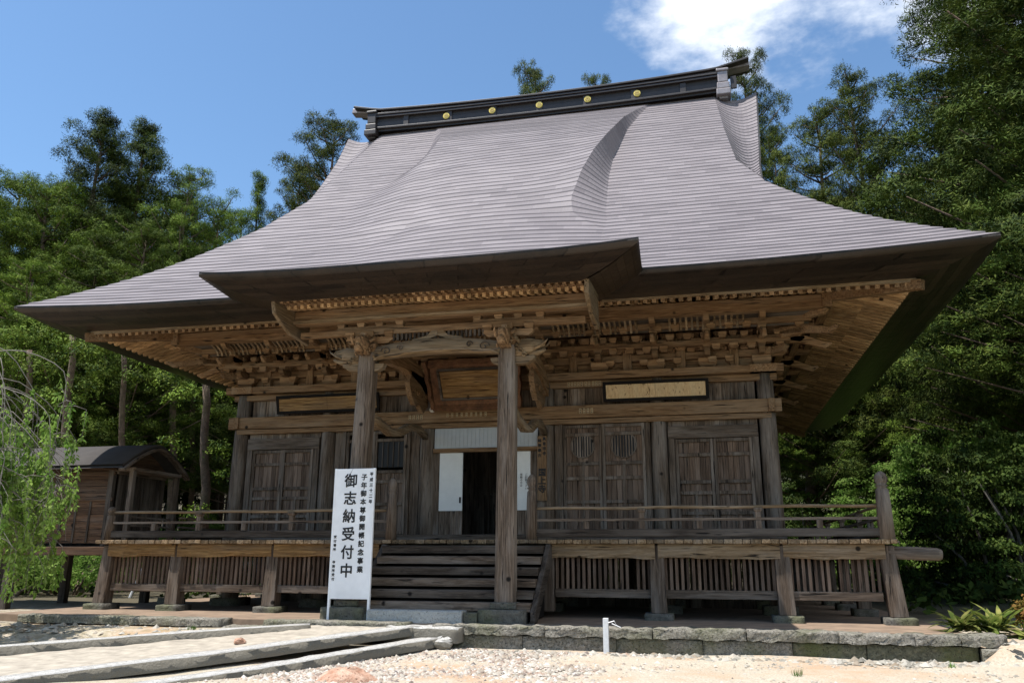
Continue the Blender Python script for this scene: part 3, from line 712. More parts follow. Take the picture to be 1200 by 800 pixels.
for s in (-1, 1):
    bracket(s*6.5, 0, [(0, -1), (s, 0), (s*.95, -.95)])
    for y in (2.43, 4.85, 7.28, 9.7, 12.1): bracket(s*6.5, y, [(s, 0)])

# ---------------- front bays
def door_leaf(x0, x1, z0, z1, y, kind, name='door'):
    """frame-and-panel leaf"""
    mb = MB(); st = .07
    mb.box(x0, x0+st, y-.05, y, z0, z1); mb.box(x1-st, x1, y-.05, y, z0, z1)
    H = z1-z0; rails = {'board': (0, .20, .42, .54, .84, 1), 'round': (0, .28, .50, .64, .92, 1), 'window': (0, .28, .50, .60, .92, 1)}[kind]
    for f in rails: zz = z0+f*(H-.08); mb.box(x0+st, x1-st, y-.048, y-.003, zz, zz+.075)
    mid = (x0+x1)/2
    if kind != 'board': mb.box(mid-.03, mid+.03, y-.046, y-.004, z0+.08, z0+rails[3]*H)
    else: mb.box(mid-.025, mid+.025, y-.046, y-.004, z0+.08, z0+rails[2]*H)
    d = mb.build(name, gw('z'), T, bevel=.006)
    mb = MB(); top = z0+H*.64
    if kind == 'window': planks(mb, x0+st, x1-st, y+.03, z0+.05, z0+H*.60, .12)
    else: planks(mb, x0+st, x1-st, y+.03, z0+.05, z1-.05, .12)
    mb.build('panel', wood('panel', 'z'), d)
    if kind == 'round':   # round lattice window
        cx, cz, r = mid, z0+H*.80, min(.3, (x1-x0)*.30)
        mb = MB(); mb.tube([(cx, y-.012, cz), (cx, y-.006, cz)], r, 28); mb.build('window_opening', M_INK, d)
        mb = MB()
        for i in range(-4, 5):
            xx = cx+i*r/4.6; hh = math.sqrt(max(0, r*r-(xx-cx)**2)); mb.box(xx-.014, xx+.014, y-.035, y-.013, cz-hh, cz+hh)
        ring_ = [(cx+r*math.cos(a), y-.025, cz+r*math.sin(a)) for a in np.linspace(0, 2*math.pi, 29)]
        mb.sweep(ring_, (.03, .03), (0, 1, 0)); mb.build('lattice', wood('pale', 'z') if 0 else gw('z'), d)
    if kind == 'window':
        mb = MB(); mb.box(x0+st+.02, x1-st-.02, y-.005, y+.01, z0+H*.64, z0+H*.90); mb.build('window_opening', M_INK, d)
        mb = MB()
        for i in range(1, 5): xx = x0+st+(x1-x0-2*st)*i/5; mb.box(xx-.010, xx+.010, y-.03, y-.008, z0+H*.64, z0+H*.90)
        mb.build('lattice', dw('z'), d)
    return d
def bay_outer(x0, x1):   # board shutters under a deep lintel
    MB().box(x0, x1, -.13, -.01, 3.67, 3.95).build('lintel', gw('x'), T, bevel=.01)
    mb = MB(); planks(mb, x0, x1, -.03, 3.95, 4.08, .17); mb.build('wall_boards', gw('z'), T)
    MB().box(x0, x0+.14, -.12, -.01, 1.55, 3.67).build('door_post', gw('z'), T, bevel=.008); MB().box(x1-.14, x1, -.12, -.01, 1.55, 3.67).build('door_post', gw('z'), T, bevel=.008)
    m = (x0+x1)/2; door_leaf(x0+.15, m-.005, 1.56, 3.66, -.04, 'board'); door_leaf(m+.005, x1-.15, 1.56, 3.66, -.075, 'board')
bay_outer(-6.31, -4.32); bay_outer(4.32, 6.31)
def bay_inner(x0, x1, kind, d0, d1):
    if d0-x0 > .05: planks(MB(), x0, d0, -.02, 1.55, 4.08, .19).build('wall_boards', gw('z'), T)
    if x1-d1 > .05: planks(MB(), d1, x1, -.02, 1.55, 4.08, .19).build('wall_boards', gw('z'), T)
    for x in (d0-.06, d1): MB().box(x, x+.08, -.13, -.02, 1.55, 4.08).build('door_post', gw('z'), T, bevel=.008)
    m = (d0+d1)/2; door_leaf(d0+.03, m-.03, 1.56, 4.06, -.05, kind); door_leaf(m-.02, d1-.005, 1.56, 4.06, -.10, kind)
bay_inner(1.68, 3.92, 'round', 1.86, 3.80); bay_inner(-3.92, -1.68, 'window', -3.62, -1.98)
# centre bay
MB().box(-1.28, 1.28, -.10, -.03, 3.58, 4.07).build('transom_panel', M_CORR, T)
mb = MB()
for i in range(26): x = -1.25+i*.1; mb.box(x-.006, x+.006, -.108, -.09, 3.6, 4.05)
mb.build('transom_ribs', M_CORR, T)
MB().box(-1.30, 1.30, -.16, -.03, 3.48, 3.575).build('door_head', ww('x'), T, bevel=.008)
planks(MB(), -1.30, -1.15, -.03, 1.55, 3.48, .15).build('wall_boards', gw('z'), T); planks(MB(), 1.08, 1.30, -.03, 1.55, 3.48, .15).build('wall_boards', gw('z'), T)
for nm, x0, x1, y in (('sliding_door', -1.14, -.56, -.09), ('sliding_door', .50, 1.10, -.09)):
    MB().box(x0, x1, y, y+.035, 2.10, 3.475).build(nm, M_CLOTH, T, bevel=.004)
    mb = MB(); planks(mb, x0, x1, y+.03, 1.55, 2.095, .14); mb.build('door_kickboard', gw('z'), T)
MB().box(-.63, -.59, -.105, -.089, 2.28, 2.42).build('door_pull', M_BLACK, T)
mb = MB()
for i in range(7): mb.box(-.5+i*.14, -.47+i*.14, 1.6, 1.63, 1.35, 2.6)
mb.box(-.55, .5, 1.59, 1.64, 2.6, 2.65); mb.build('inner_screen', dw('z'), T)
for i, col in enumerate((.72, .84)):
    t_ = text_mb('拝観の方は\nご記帳下さい'.split('\n')[i].replace('', '\n').strip(), .062, (col+.16, -.094, 2.90), 1.02, .0005).build('notice_lettering', M_INK, T)

# ---------------- canopy pillars and rainbow beam
for s, xb, xt in ((-1, -1.60, -1.47), (1, 1.43, 1.45)):
    mb = MB(); P = []; R0 = .178
    rows = []
    for i in range(13):
        f = i/12; x = xb+(xt-xb)*f; z = .22+(5.02-.22)*f; r = R0*(1.0-.06*f)+jit(.003); c = r*.72
        rows.append([(x+a, -3.93+b, z) for a, b in ((-c, -r), (c, -r), (r, -c), (r, c), (c, r), (-c, r), (-r, c), (-r, -c), (-c, -r))])
    grid_mesh(rows, mb=mb); pl = mb.build('canopy_pillar', gw('z'), T)
    mb = MB(); mb.box(xb-.24, xb+.24, -4.17, -3.69, .12, .235); mb.build('pillar_shoe', M_BASE, pl, bevel=.02)
    wob_box(MB(), xb-.42, xb+.42, -4.32, -3.5, -.16, .115, .1, .012).build('footing_stone', M_BASE, pl, True)
def rainbow():
    mb = MB(); n = 28; rows = []
    for i in range(n+1):
        f = i/n; x = -1.5+2.95*f; c = 4*f*(1-f); e = abs(2*f-1)
        zt = 5.05+.20*c**.7; zb = 4.80+.16*c**.5 if e < .9 else 4.80+.16*(4*.95*.05)**.5*0+.02
        rows.append([(x, -4.07, zb+.05), (x, -4.09, zb+.09), (x, -4.07, (zt+zb)/2), (x, -4.05, zt), (x, -3.81, zt), (x, -3.79, zb+.05), (x, -3.82, zb), (x, -4.04, zb), (x, -4.07, zb+.05)])
    grid_mesh(rows, mb=mb); b = mb.build('rainbow_beam', wood('pale', 'x'), T, True)
    # carved scrolls near both ends
    mb = MB()
    for s in (-1, 1):
        for cx, cz, r0 in ((s*1.02, 5.02, .11), (s*.72, 5.08, .07)):
            P = [(cx-.02+s*(r0*(1-a/9))*math.cos(a), -4.10, cz+(r0*(1-a/9))*math.sin(a)) for a in np.linspace(0, 7.5, 26)]
            mb.tube(P, .012, 5)
        mb.tube([(s*.6, -4.10, 5.0), (s*.8, -4.10, 4.94), (s*1.1, -4.10, 4.93), (s*1.3, -4.10, 4.96)], .012, 5)
    mb.build('scroll_carving', dw('x'), b)
    # underside moulding
    mb = MB(); P = [(-1.3+2.6*i/20, -4.095, 4.86+.15*(4*(i/20)*(1-i/20))**.5) for i in range(21)]
    mb.sweep(P, (.03, .035)); mb.build('beam_moulding', wood('pale', 'x'), b)
rainbow()
# carved beast noses beyond and in front of the pillars
def nose(name, x, y, z, dx, dy, L, m):
    mb = MB(); d = Vector((dx, dy, 0)); o = Vector((x, y, z)); u = Vector((0, 0, 1))
    mb.sweep([o, o+d*.15+u*.01, o+d*.32+u*.06, o+d*.46*L+u*.08, o+d*.58*L+u*.10], [(.2, .30), (.22, .32), (.21, .27), (.15, .17), (.10, .10)])
    mb.sweep([o+d*.28-u*.12, o+d*.42-u*.10, o+d*.55*L-u*.05, o+d*.60*L-u*.02], [(.15, .08), (.14, .08), (.11, .06), (.05, .04)])       # lower jaw
    for k in (-1, 1):
        sd = Vector((-dy, dx, 0))*k
        mb.sweep([o+d*.1+sd*.1+u*.12, o+d*.02+sd*.17+u*.2, o-d*.04+sd*.16+u*.29], [(.05, .07), (.05, .06), (.02, .02)])                # ears
        mb.tube([o+d*.40*L+sd*.10-u*.02, o+d*.50*L+sd*.12+u*.02, o+d*.62*L+sd*.12+u*.10, o+d*.66*L+sd*.10+u*.16], [.025, .025, .018, .008], 6)  # tusks / lips
        for j in range(3):                                                                                                            # mane curls
            c = o+d*(.04+.08*j)+sd*.12+u*(.02-.08*j); mb.tube([c+(d*math.cos(a)+u*math.sin(a))*(.05-a*.005)+sd*.01 for a in np.linspace(0, 6.3, 10)], .016, 5)
    return mb.build(name, m, T, True)
nose('carved_beast_head', 1.60, -3.93, 4.96, 1, 0, 1.0, wood('pale', 'x')); nose('carved_beast_head', -1.64, -3.93, 4.96, -1, 0, 1.0, wood('pale', 'x'))
nose('carved_beast_head', 1.45, -4.10, 5.10, 0, -1, .8, ww('y')); nose('carved_beast_head', -1.47, -4.10, 5.10, 0, -1, .8, ww('y'))
for s in (-1, 1):   # bolsters beside the pillar tops
    mb = MB(); mb.prism([(s*1.1, -4.02, 4.80), (s*1.14, -4.02, 4.70), (s*1.28, -4.02, 4.64), (s*1.85, -4.02, 4.66), (s*2.0, -4.02, 4.76), (s*2.0, -4.02, 4.82)], (0, .18, 0))
    mb.build('bolster', wood('pale', 'x'), T, bevel=.015)
# canopy bracket sets and purlin
def kbr(x):
    mb = MB(); y = -3.93; masu(mb, x, y, 5.02, .36, .2)
    arm(mb, (x-.5, y), (x+.5, y), 5.30); arm(mb, (x, y-.4), (x, y+.4), 5.30)
    for k in (-.42, 0, .42): masu(mb, x+k, y, 5.37, .2, .12)
    arm(mb, (x-.72, y), (x+.72, y), 5.55, .12); 
    for k in (-.64, -.2, .2, .64): masu(mb, x+k, y, 5.6, .17, .1)
    mb.build('bracket_set', ww('x'), T, bevel=.01)
kbr(-1.46); kbr(1.46)
MB().box(-3.10, 3.10, -4.12, -3.90, 5.68, 5.98).build('canopy_purlin', ww('x'), T, bevel=.015)
MB().box(-3.14, 3.14, -4.16, -4.12, 5.70, 5.76).build('canopy_purlin', wood('pale', 'x'), T)
MB().box(-3.0, 3.0, -4.0, -3.88, 5.42, 5.55).build('canopy_purlin', ww('x'), T, bevel=.01)
# frog-leg strut between, with lattice ribs
mb = MB()
for i in range(22): x = -.95+i*1.9/21; mb.box(x-.022, x+.022, -3.96, -3.90, 5.28, 5.42)
mb.build('coved_ribs', dw('z'), T)
for s in (-1, 1):
    mb = MB(); mb.prism([(0, -4.0, 5.44), (s*.12, -4.0, 5.44), (s*.22, -4.0, 5.33), (s*.55, -4.0, 5.27), (s*.5, -4.0, 5.235), (s*.2, -4.0, 5.255), (0, -4.0, 5.33)], (0, .1, 0)); mb.build('frog_leg_strut', wood('pale', 'x'), T, bevel=.008)
# shrimp-shaped beams from the pillars back to the wall, and big scroll brackets above
for s in (-1, 1):
    x = s*1.48
    P = [(x+s*.02, -3.8, 3.82), (x, -3.2, 3.72), (x, -2.6, 3.62), (x, -2.0, 3.70), (x, -1.4, 3.92), (x, -.8, 3.98), (x, -.2, 3.86)]
    MB().sweep(P, [(.13, .15), (.13, .16), (.14, .17), (.14, .17), (.14, .17), (.13, .15), (.12, .13)]).build('shrimp_beam', wood('pale', 'y'), T, True)
    mb = MB(); mb.sweep([(x, -3.8, 5.0), (x, -3.0, 5.25), (x, -2.0, 5.35), (x, -1.0, 5.2), (x, -.2, 4.9)], [(.2, .34), (.2, .4), (.2, .4), (.2, .4), (.2, .34)])
    mb.build('shrimp_beam', ww('y'), T)
    mb = MB(); xx = s*1.45
    mb.prism([(xx-.05, -1.6, 5.2), (xx-.05, -1.75, 4.9), (xx-.05, -1.55, 4.6), (xx-.05, -1.3, 4.45), (xx-.05, -1.0, 4.5), (xx-.05, -.7, 4.35), (xx-.05, -.4, 4.55), (xx-.05, -.3, 5.2)], (.12, 0, 0))
    for j in range(4): mb.tube([(xx+.08, -1.45+j*.3+(.09-a*.01)*math.cos(a), 4.75+(.09-a*.01)*math.sin(a)) for a in np.linspace(0, 7, 16)], .018, 5)
    mb.build('scroll_bracket', ww('y'), T, bevel=.02)

# ---------------- veranda
VX, VY = 8.45, -2.60
mb = MB()
x = -VX
k = 0
while x < VX-.02:
    wd = .175+jit(.03); x1 = min(x+wd, VX); e = jit(.02)
    mb.box(x+.004, x1-.004, VY+e, -.05, 1.29+jit(.006), 1.372+jit(.004)); x = x1
mb.build('veranda_floor', wood('pale', 'y'), T, bevel=.012)
for s in (-1, 1):
    mb = MB(); y = -.04
    while y < 14.6: mb.box(min(s*6.3, s*(VX+jit(.02))), max(s*6.3, s*VX), y+.004, y+.18, 1.29, 1.37+jit(.004)); y += .185
    mb.build('veranda_floor', wood('pale', 'x'), T)
# veranda posts on stones: x, lean
posts = [(-8.30, -8.20), (-6.47, -6.45), (-4.13, -4.10), (-1.62, -1.62), (1.95, 1.95), (4.10, 4.09), (6.45, 6.42), (8.38, 8.27)]
for xb, xt in posts:
    mb = MB(); wb, wt = .15, .13
    if abs(xb) < 2: wb, wt = .10, .10
    y = -2.32
    mb.hexa([(xb-wb, y-wb, .0), (xb+wb, y-wb, .0), (xb+wb, y+wb, .0), (xb-wb, y+wb, 0), (xt-wt, y-wt, 1.26), (xt+wt, y-wt, 1.26), (xt+wt, y+wt, 1.26), (xt-wt, y+wt, 1.26)])
    p = mb.build('veranda_post', gw('z'), T, bevel=.012)
    if abs(xb) > 2: wob_box(MB(), xb-.27, xb+.27, y-.27, y+.27, -.2, .0, .09, .012).build('base_stone', M_BASE, p, True)
for s in (-1, 1):
    for y in (.1, 2.43, 4.85, 7.28, 9.7, 12.1, 14.5):
        mb = MB(); mb.box(s*8.2-.13, s*8.2+.13, y-.13, y+.13, .02, 1.26); p = mb.build('veranda_post', gw('z'), T, bevel=.01)
        wob_box(MB(), s*8.2-.24, s*8.2+.24, y-.24, y+.24, -.2, .02, .1, .01).build('base_stone', M_BASE, p, True)
for x in XCOL:
    for y in (0, 2.43, 4.85, 9.7):
        mb = MB(); mb.tube([(x, y, .05), (x, y, 1.2)], .2, 10); p = mb.build('floor_pillar', gw('z'), T, True)
        wob_box(MB(), x-.35, x+.35, y-.35, y+.35, -.2, .06, .12, .02).build('base_stone', M_BASE, p, True)
# edge beams in sections, bottom rails, slat screens
def vbeam(a, b, z0, z1, y0, y1, m, name, w=.0):
    n = 12; rows = []
    for i in range(n+1):
        x = a+(b-a)*i/n; j = jit(.01)+.012*math.sin(x*2.3+a)+.012*math.sin(x*5.9)
        rows.append([(x, y0+j, z0+j), (x, y0-.015, (z0+z1)/2), (x, y0+j, z1), (x, y1, z1), (x, y1, z0), (x, y0+j, z0+j)])
    mb = grid_mesh(rows); k = 6; mb.f += [(0, 1, 2, 3, 4), tuple(n*k+i for i in (4, 3, 2, 1, 0))]
    return mb.build(name, m, T)
secs = [(-8.22, -6.45), (-6.45, -4.10), (-4.10, -1.62), (1.95, 4.09), (4.09, 6.42), (6.42, 8.27)]
for a, b in secs:
    vbeam(a+.03, b-.03, 1.02, 1.285, -2.47, -2.22, wood('gold', 'x') if a < -4 else wood('pale', 'x') if a > 1 else ww('x'), 'edge_beam')
    MB().box(a+.12, b-.12, -2.38, -2.26, .27, .43).build('bottom_rail', gw('x'), T, bevel=.01)
    mb = MB(); n = int((b-a-.3)/.105)
    for i in range(n+1):
        x = a+.16+(b-a-.32)*i/n
        if random.random() < .03: continue
        mb.box(x-.028, x+.028, -2.35+jit(.004), -2.30, .42, 1.04)
    mb.build('slat_screen', wood('panel', 'z'), T)
# protruding log end at the right corner
mb = MB(); mb.tube([(8.3, -2.34, 1.14), (8.8, -2.34, 1.12), (9.15, -2.34, 1.105), (9.22, -2.34, 1.10)], [.12, .125, .12, .09], 10); mb.build('beam_end', gw('x'), T, True)
for s in (-1, 1): MB().box(s*8.33-.1, s*8.33+.1, -2.2, 14.6, 1.02, 1.28).build('edge_beam', gw('y'), T, bevel=.01)
MB().box(-1.62, 1.95, -2.45, -2.2, 1.02, 1.285).build('edge_beam', dw('x'), T)
# railings
RYY = -2.46
def rail_run(p, q, segs, nm):
    p, q = Vector(p), Vector(q); d = (q-p).normalized()
    MB().bar(p+Vector((0, 0, 1.50)), q+Vector((0, 0, 1.50)), .13, .15).build('railing_sill', dw('x' if abs(d.x) > .5 else 'y'), T, bevel=.012)
    MB().bar(p+Vector((0, 0, 1.755)), q+Vector((0, 0, 1.755)), .075, .05).build('railing_rail', gw('x' if abs(d.x) > .5 else 'y'), T)
    n = 14; P = [p.lerp(q, i/n)+Vector((0, 0, 1.985+.008*math.sin(i*1.3))) for i in range(n+1)]
    MB().tube(P, .032, 8).build('railing_handrail', wood('pale', 'x' if abs(d.x) > .5 else 'y'), T, True)
    for i in range(1, segs):
        c = p.lerp(q, i/segs); full = i % 2 == 0; mb = MB(); a = .055
        mb.box(c.x-a, c.x+a, c.y-a, c.y+a, 1.575, 1.73)
        if full:
            mb.box(c.x-a*.9, c.x+a*.9, c.y-a*.9, c.y+a*.9, 1.78, 1.89); masu(mb, c.x, c.y, 1.89, .16, .07)
        mb.build('railing_post', gw('z'), T, bevel=.006)
rail_run((1.62, RYY, 0), (8.25, RYY, 0), 6, 'r'); rail_run((-8.2, RYY, 0), (-1.45, RYY, 0), 6, 'l')
rail_run((8.25, RYY, 0), (8.25, 14.4, 0), 14, 's'); rail_run((-8.25, RYY+2.6, 0), (-8.25, 14.4, 0), 12, 's')
def newel(x, y, z0, z1, r, tone='grey'):
    H = z1-z0; mb = MB()
    prof_ = [(0, 1.15), (.55, 1.0), (.72, .9), (.76, .62), (.78, .95), (.80, .62), (.83, .85), (.90, .95), (.95, .75), (.985, .38), (1.0, .1)]
    mb.tube([(x, y, z0+H*f) for f, _ in prof_], [r*k for _, k in prof_], 12)
    return mb.build('newel_post', wood(tone, 'z'), T, True)
newel(8.30, RYY, 1.37, 2.62, .13); newel(-8.22, RYY, 1.37, 2.12, .10)
newel(1.62, RYY-.02, 1.37, 2.68, .105); newel(-1.40, RYY-.02, 1.37, 2.66, .105)

# ---------------- stairs
sx0, sx1 = -1.42, 1.92
for i in range(6):
    z1 = 1.25-.205*i; y0 = -2.60-.24*i; y1 = y0-.30
    n = 16; rows = []
    for j in range(n+1):
        x = sx0+(sx1-sx0)*j/n; a = jit(.012)
        rows.append([(x, y0, z1-.15), (x, y0, z1), (x, y1+a+.03, z1+jit(.004)), (x, y1+a, z1-.03), (x, y1+a+.01, z1-.15), (x, y0, z1-.15)])
    mb = grid_mesh(rows); mb.f += [(0, 1, 2, 3, 4), tuple(n*6+k for k in (4, 3, 2, 1, 0))]
    mb.build('stair_tread', gw('x') if i % 2 else dw('x'), T)
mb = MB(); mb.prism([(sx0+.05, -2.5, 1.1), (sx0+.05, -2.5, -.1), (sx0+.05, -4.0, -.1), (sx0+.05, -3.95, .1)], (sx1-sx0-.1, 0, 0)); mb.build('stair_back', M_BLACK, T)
for x in (sx0-.06, sx1+.06):
    mb = MB(); mb.prism([(x-.05, -2.45, 1.28), (x-.05, -2.45, .95), (x-.05, -3.98, -.12), (x-.05, -4.18, -.12), (x-.05, -4.15, .08), (x-.05, -2.62, 1.28)], (.1, 0, 0)); mb.build('stair_string', dw('y'), T, bevel=.012)
# turned handrail of the right flight
mb = MB(); mb.tube([(1.62, -2.5, 2.2), (1.75, -2.9, 1.95), (1.95, -3.6, 1.3)], .04, 8)
wob_box(MB(), -1.05, .74, -4.42, -3.95, -.13, .09, .2, .004).build('stone_step', M_CONC, T)
wob_box(MB(), -1.9, -1.07, -4.3, -3.6, -.16, .0, .1, .012).build('stone_step', M_BASE, T)
wob_box(MB(), .76, 1.0, -4.36, -3.95, -.16, .06, .1, .012).build('stone_step', M_BASE, T)

# ================================================================= THINGS ON AND BY THE HALL
def vert(s): return '\n'.join(s)
# long framed plaques over the bays
def plaque(name, x0, x1, z0, z1, y, board, frame, label, tilt=.10):
    r = empty(name, ((x0+x1)/2, y, z0), label, 'plaque')
    mb = MB(); a = .07
    for (p, q) in (((x0, z0), (x1, z0)), ((x0, z1), (x1, z1))): mb.bar((p[0]-a, y-tilt*((p[1]-z0)/(z1-z0)), p[1]), (q[0]+a, y-tilt*((p[1]-z0)/(z1-z0)), q[1]), .06, a)
    for x in (x0-a/2, x1+a/2): mb.bar((x, y, z0), (x, y-tilt, z1), a, .06)
    local(mb.build('frame', frame, r, bevel=.006), r)
    n = max(1, int((x1-x0)/.9)); mb = MB()
    for i in range(n):
        a0, a1 = x0+(x1-x0)*i/n+.003, x0+(x1-x0)*(i+1)/n-.003
        mb.hexa([(a0, y-.012, z0), (a1, y-.012, z0), (a1, y+.02, z0), (a0, y+.02, z0), (a0, y-tilt-.012, z1), (a1, y-tilt-.012, z1), (a1, y-tilt+.02, z1), (a0, y-tilt+.02, z1)])
    local(mb.build('board', board, r), r)
    return r
M_BOARD = wood('plaque', 'z')
plaque('framed_plaque', 2.95, 5.22, 4.58, 4.96, -.27, M_BOARD, M_BLACK, 'long pale wooden plaque in a black frame above the right hand doors')
plaque('framed_plaque', -5.40, -2.75, 4.58, 4.96, -.27, wood('gold', 'x'), M_BLACK, 'long ochre wooden plaque in a black frame above the left hand doors')
# the large leaning name plaque under the canopy
r = empty('name_plaque', (-.2, -.6, 4.55), 'large red brown tablet with a wavy frame leaning out over the entrance', 'plaque')
M_ORANGE = wood('warm', 'y')
mb = MB(); z0, z1, y0, y1 = 4.50, 5.52, -.45, -.95
def pt(x, f): return (x, y0+(y1-y0)*f, z0+(z1-z0)*f)
def frame_side(P, Q, wd):
    mb.sweep([Vector(P).lerp(Vector(Q), i/10)+Vector((0, 0, .018*math.sin(i*1.9))) for i in range(11)], (wd, .09), (0, -1, .5))
M_RUST, _t, _b = mat('rust_red_old_paint'); _tc = N(_t, 'ShaderNodeTexCoord'); _n = noise(_t, _tc.outputs['Object'], 7, 7, .7)
_t.links.new(ramp(_t, _n, [(.3, (.06, .028, .014)), (.55, (.17, .075, .034)), (.75, (.26, .15, .075))]), _b.inputs['Base Color']); _b.inputs['Roughness'].default_value = .8; bump(_t, _b, _n, .4, .01)
for (a, b) in (((-1.22, .03), (.92, .03)), ((-1.22, .97), (.92, .97))):
    mb = MB(); frame_side(pt(*a), pt(*b), .17); local(mb.build('frame_rail', M_RUST, r), r)
mb = MB()
for (a, b) in (((-1.22, .0), (-1.3, 1.03)), ((.92, .0), (1.0, 1.03))):
    mb = MB(); mb.sweep([pt(a[0]+(b[0]-a[0])*i/8+.02*math.sin(i*2.2), i/8*1.03) for i in range(9)], (.18, .08), (1, 0, 0)); local(mb.build('frame_stile', M_RUST, r), r)
mb = MB(); mb.hexa([pt(-1.18, 0), pt(.88, 0), (.88, y0+.05, z0), (-1.18, y0+.05, z0), pt(-1.2, 1), pt(.9, 1), (.9, y1+.05, z1), (-1.2, y1+.05, z1)]); local(mb.build('backing', M_RUST, r), r)
mb = MB(); f0, f1 = .24, .80
o = lambda p: (p[0], p[1]-.05, p[2]-.02)
mb.hexa([o(pt(-.92, f0)), o(pt(.62, f0)), pt(.62, f0), pt(-.92, f0), o(pt(-.95, f1)), o(pt(.65, f1)), pt(.65, f1), pt(-.95, f1)]); local(mb.build('board', wood('gold', 'x'), r), r)
mb = MB()
for (a, b) in (((-.96, f0-.04), (.66, f0-.04)), ((-.99, f1+.04), (.69, f1+.04))): mb.bar(o(pt(*a)), o(pt(*b)), .05, .05)
for (a, b) in (((-.96, f0-.04), (-.99, f1+.04)), ((.66, f0-.04), (.69, f1+.04))): mb.bar(o(pt(*a)), o(pt(*b)), .05, .05)
local(mb.build('moulding', dw('x'), r), r)
# small globe lamp under the scroll bracket
r = empty('globe_lamp', (-1.28, -.32, 4.55), 'small white globe lamp under the beam left of the tablet', 'lamp')
mb = MB(); mb.tube([(-1.28, -.36, 4.50+.07*k) for k in (-.97, -.8, -.4, 0, .4, .8, .97)], [.02, .045, .067, .074, .067, .045, .02], 14); local(mb.build('globe', plain('opal_glass', (.75, .73, .68), .3, 0, .02, 3, 0), r, True), r)
mb = MB(); mb.tube([(-1.28, -.36, 4.56), (-1.28, -.36, 4.64)], .035, 10); mb.box(-1.30, -1.26, -.38, -.2, 4.60, 4.64); local(mb.build('fitting', M_BLACK, r), r)
# vertical name board on the column right of the door
r = empty('name_board', (1.42, -.24, 2.5), 'tall narrow brown name board with black lettering on the column right of the door', 'sign')
mb = MB(); mb.box(1.30, 1.52, -.255, -.22, 2.30, 3.80); local(mb.build('board', wood('warm', 'z'), r, bevel=.006), r)
mb = text_mb(vert('国上寺'), .19, (1.41, -.259, 2.88), 1.0, .006, .001); text_mb(vert('越後最古'), .085, (1.355, -.259, 3.66), 1.35, .003, .001, mb); text_mb(vert('真言宗寺'), .085, (1.465, -.259, 3.70), 1.35, .003, .001, mb)
local(mb.build('lettering', M_INK, r), r)
# pilgrims' name slips pasted under the beams
def slips(lst, label):
    r = empty('pasted_slip_row', lst[0][:3], label, 'paper slips')
    for (x, y, z, w_, h_, dark) in lst:
        m_ = MB(); m_.box(x, x+w_, y-.004, y, z, z+h_); s_ = local(m_.build('paper_slip', M_SLIP, r), r)
        m_ = MB(); nn = max(2, int(h_/.05)); 
        for i in range(nn):
            zz = z+h_*(i+.2)/nn; g = h_/nn*.6; m_.box(x+w_*.22, x+w_*.78, y-.006, y-.0045, zz, zz+g*.35); m_.box(x+w_*(.4+jit(.1)), x+w_*(.55+jit(.05)), y-.006, y-.0045, zz, zz+g)
        local(m_.build('brush_marks', M_INK, s_), r) if 0 else m_.build('brush_marks', M_INK, s_)
    return r
M_SLIP = plain('old_slip_paper', (.36, .27, .16), .9, 0, .1, 20, 0)
L = []
x = 2.02
for i in range(10):
    L.append((x, -.145, 4.965, .052, .12, 1)); x += .078+(.02 if i in (4, 6) else 0)
slips(L, 'row of narrow black lettered paper slips pasted on the beam left of the pale plaque')
slips([(2.30+i*.09, -.245, 4.30, .06, .12, 1) for i in range(4)], 'four small paper slips pasted on the tie beam below the slip row')
slips([(-1.92+i*.1, -.245, 4.29, .06, .11, 1) for i in range(4)], 'small paper slips on the tie beam left of the globe lamp')
slips([(-.95+i*.12, -.245, 4.32, .05, .10, 1) for i in range(9)], 'line of small paper slips on the beam under the red brown tablet')
slips([(1.30+i*.13, -.345, 4.66+.3*(j), .07, .2, 1) for i in range(2) for j in range(2)][:4], 'four long lettered slips beside the scroll bracket right of the tablet')

# white notice board on legs by the stairs
r = empty('notice_board', (-1.5, -4.3, -.12), 'tall white board on two legs with vertical black lettering beside the stairs', 'sign')
bx0, bx1, bz0, bz1, by = -1.88, -1.06, .26, 2.66, -4.30
mb = MB(); mb.box(bx0, bx1, by-.02, by+.02, bz0, bz1); local(mb.build('panel', M_WHITE, r, bevel=.004), r)
for x in (bx0+.015, bx1-.015): mb = MB(); mb.box(x-.022, x+.022, by-.028, by+.026, -.13, bz1+.005); local(mb.build('leg', M_WHITE, r, bevel=.004), r)
mb = MB(); mb.box(bx0, bx1, by+.02, by+.05, .30, .36); mb.box(bx0, bx1, by+.02, by+.05, 2.4, 2.46); local(mb.build('brace', M_WHITE, r), r)
ty = by-.024
mb = text_mb(vert('御志納受付中'), .265, (-1.545, ty, 2.335), 1.255, .0062, .001)
text_mb(vert('子年御本尊御開帳記念事業'), .122, (-1.275, ty, 2.45), 1.27, .004, .001, mb)
text_mb(vert('平成三十二年'), .078, (-1.125, ty, 2.52), 1.32, .003, .001, mb)
text_mb(vert('受付場所'), .058, (-1.805, ty, 1.36), 1.32, .002, .001, mb); text_mb(vert('寺務所受付'), .058, (-1.805, ty, .90), 1.32, .002, .001, mb)
local(mb.build('lettering', M_INK, r), r)
# dark step blocks behind the board
# short white post before the kerb
r = empty('marker_post', (3.35, -4.86, -.5), 'short white metal post with a twist of wire in front of the kerb', 'post')
mb = MB(); mb.box(3.31, 3.40, -4.90, -4.82, -.52, .05); local(mb.build('post', plain('galvanised_white', (.55, .56, .57), .5, .1, .1, 20), r, bevel=.006), r)
mb = MB(); mb.tube([(3.40, -4.9, -.02), (3.5, -4.92, .01), (3.54, -4.9, -.06), (3.46, -4.93, -.03), (3.6, -4.9, -.09)], .009, 6); local(mb.build('wire', M_WHITE, r), r)

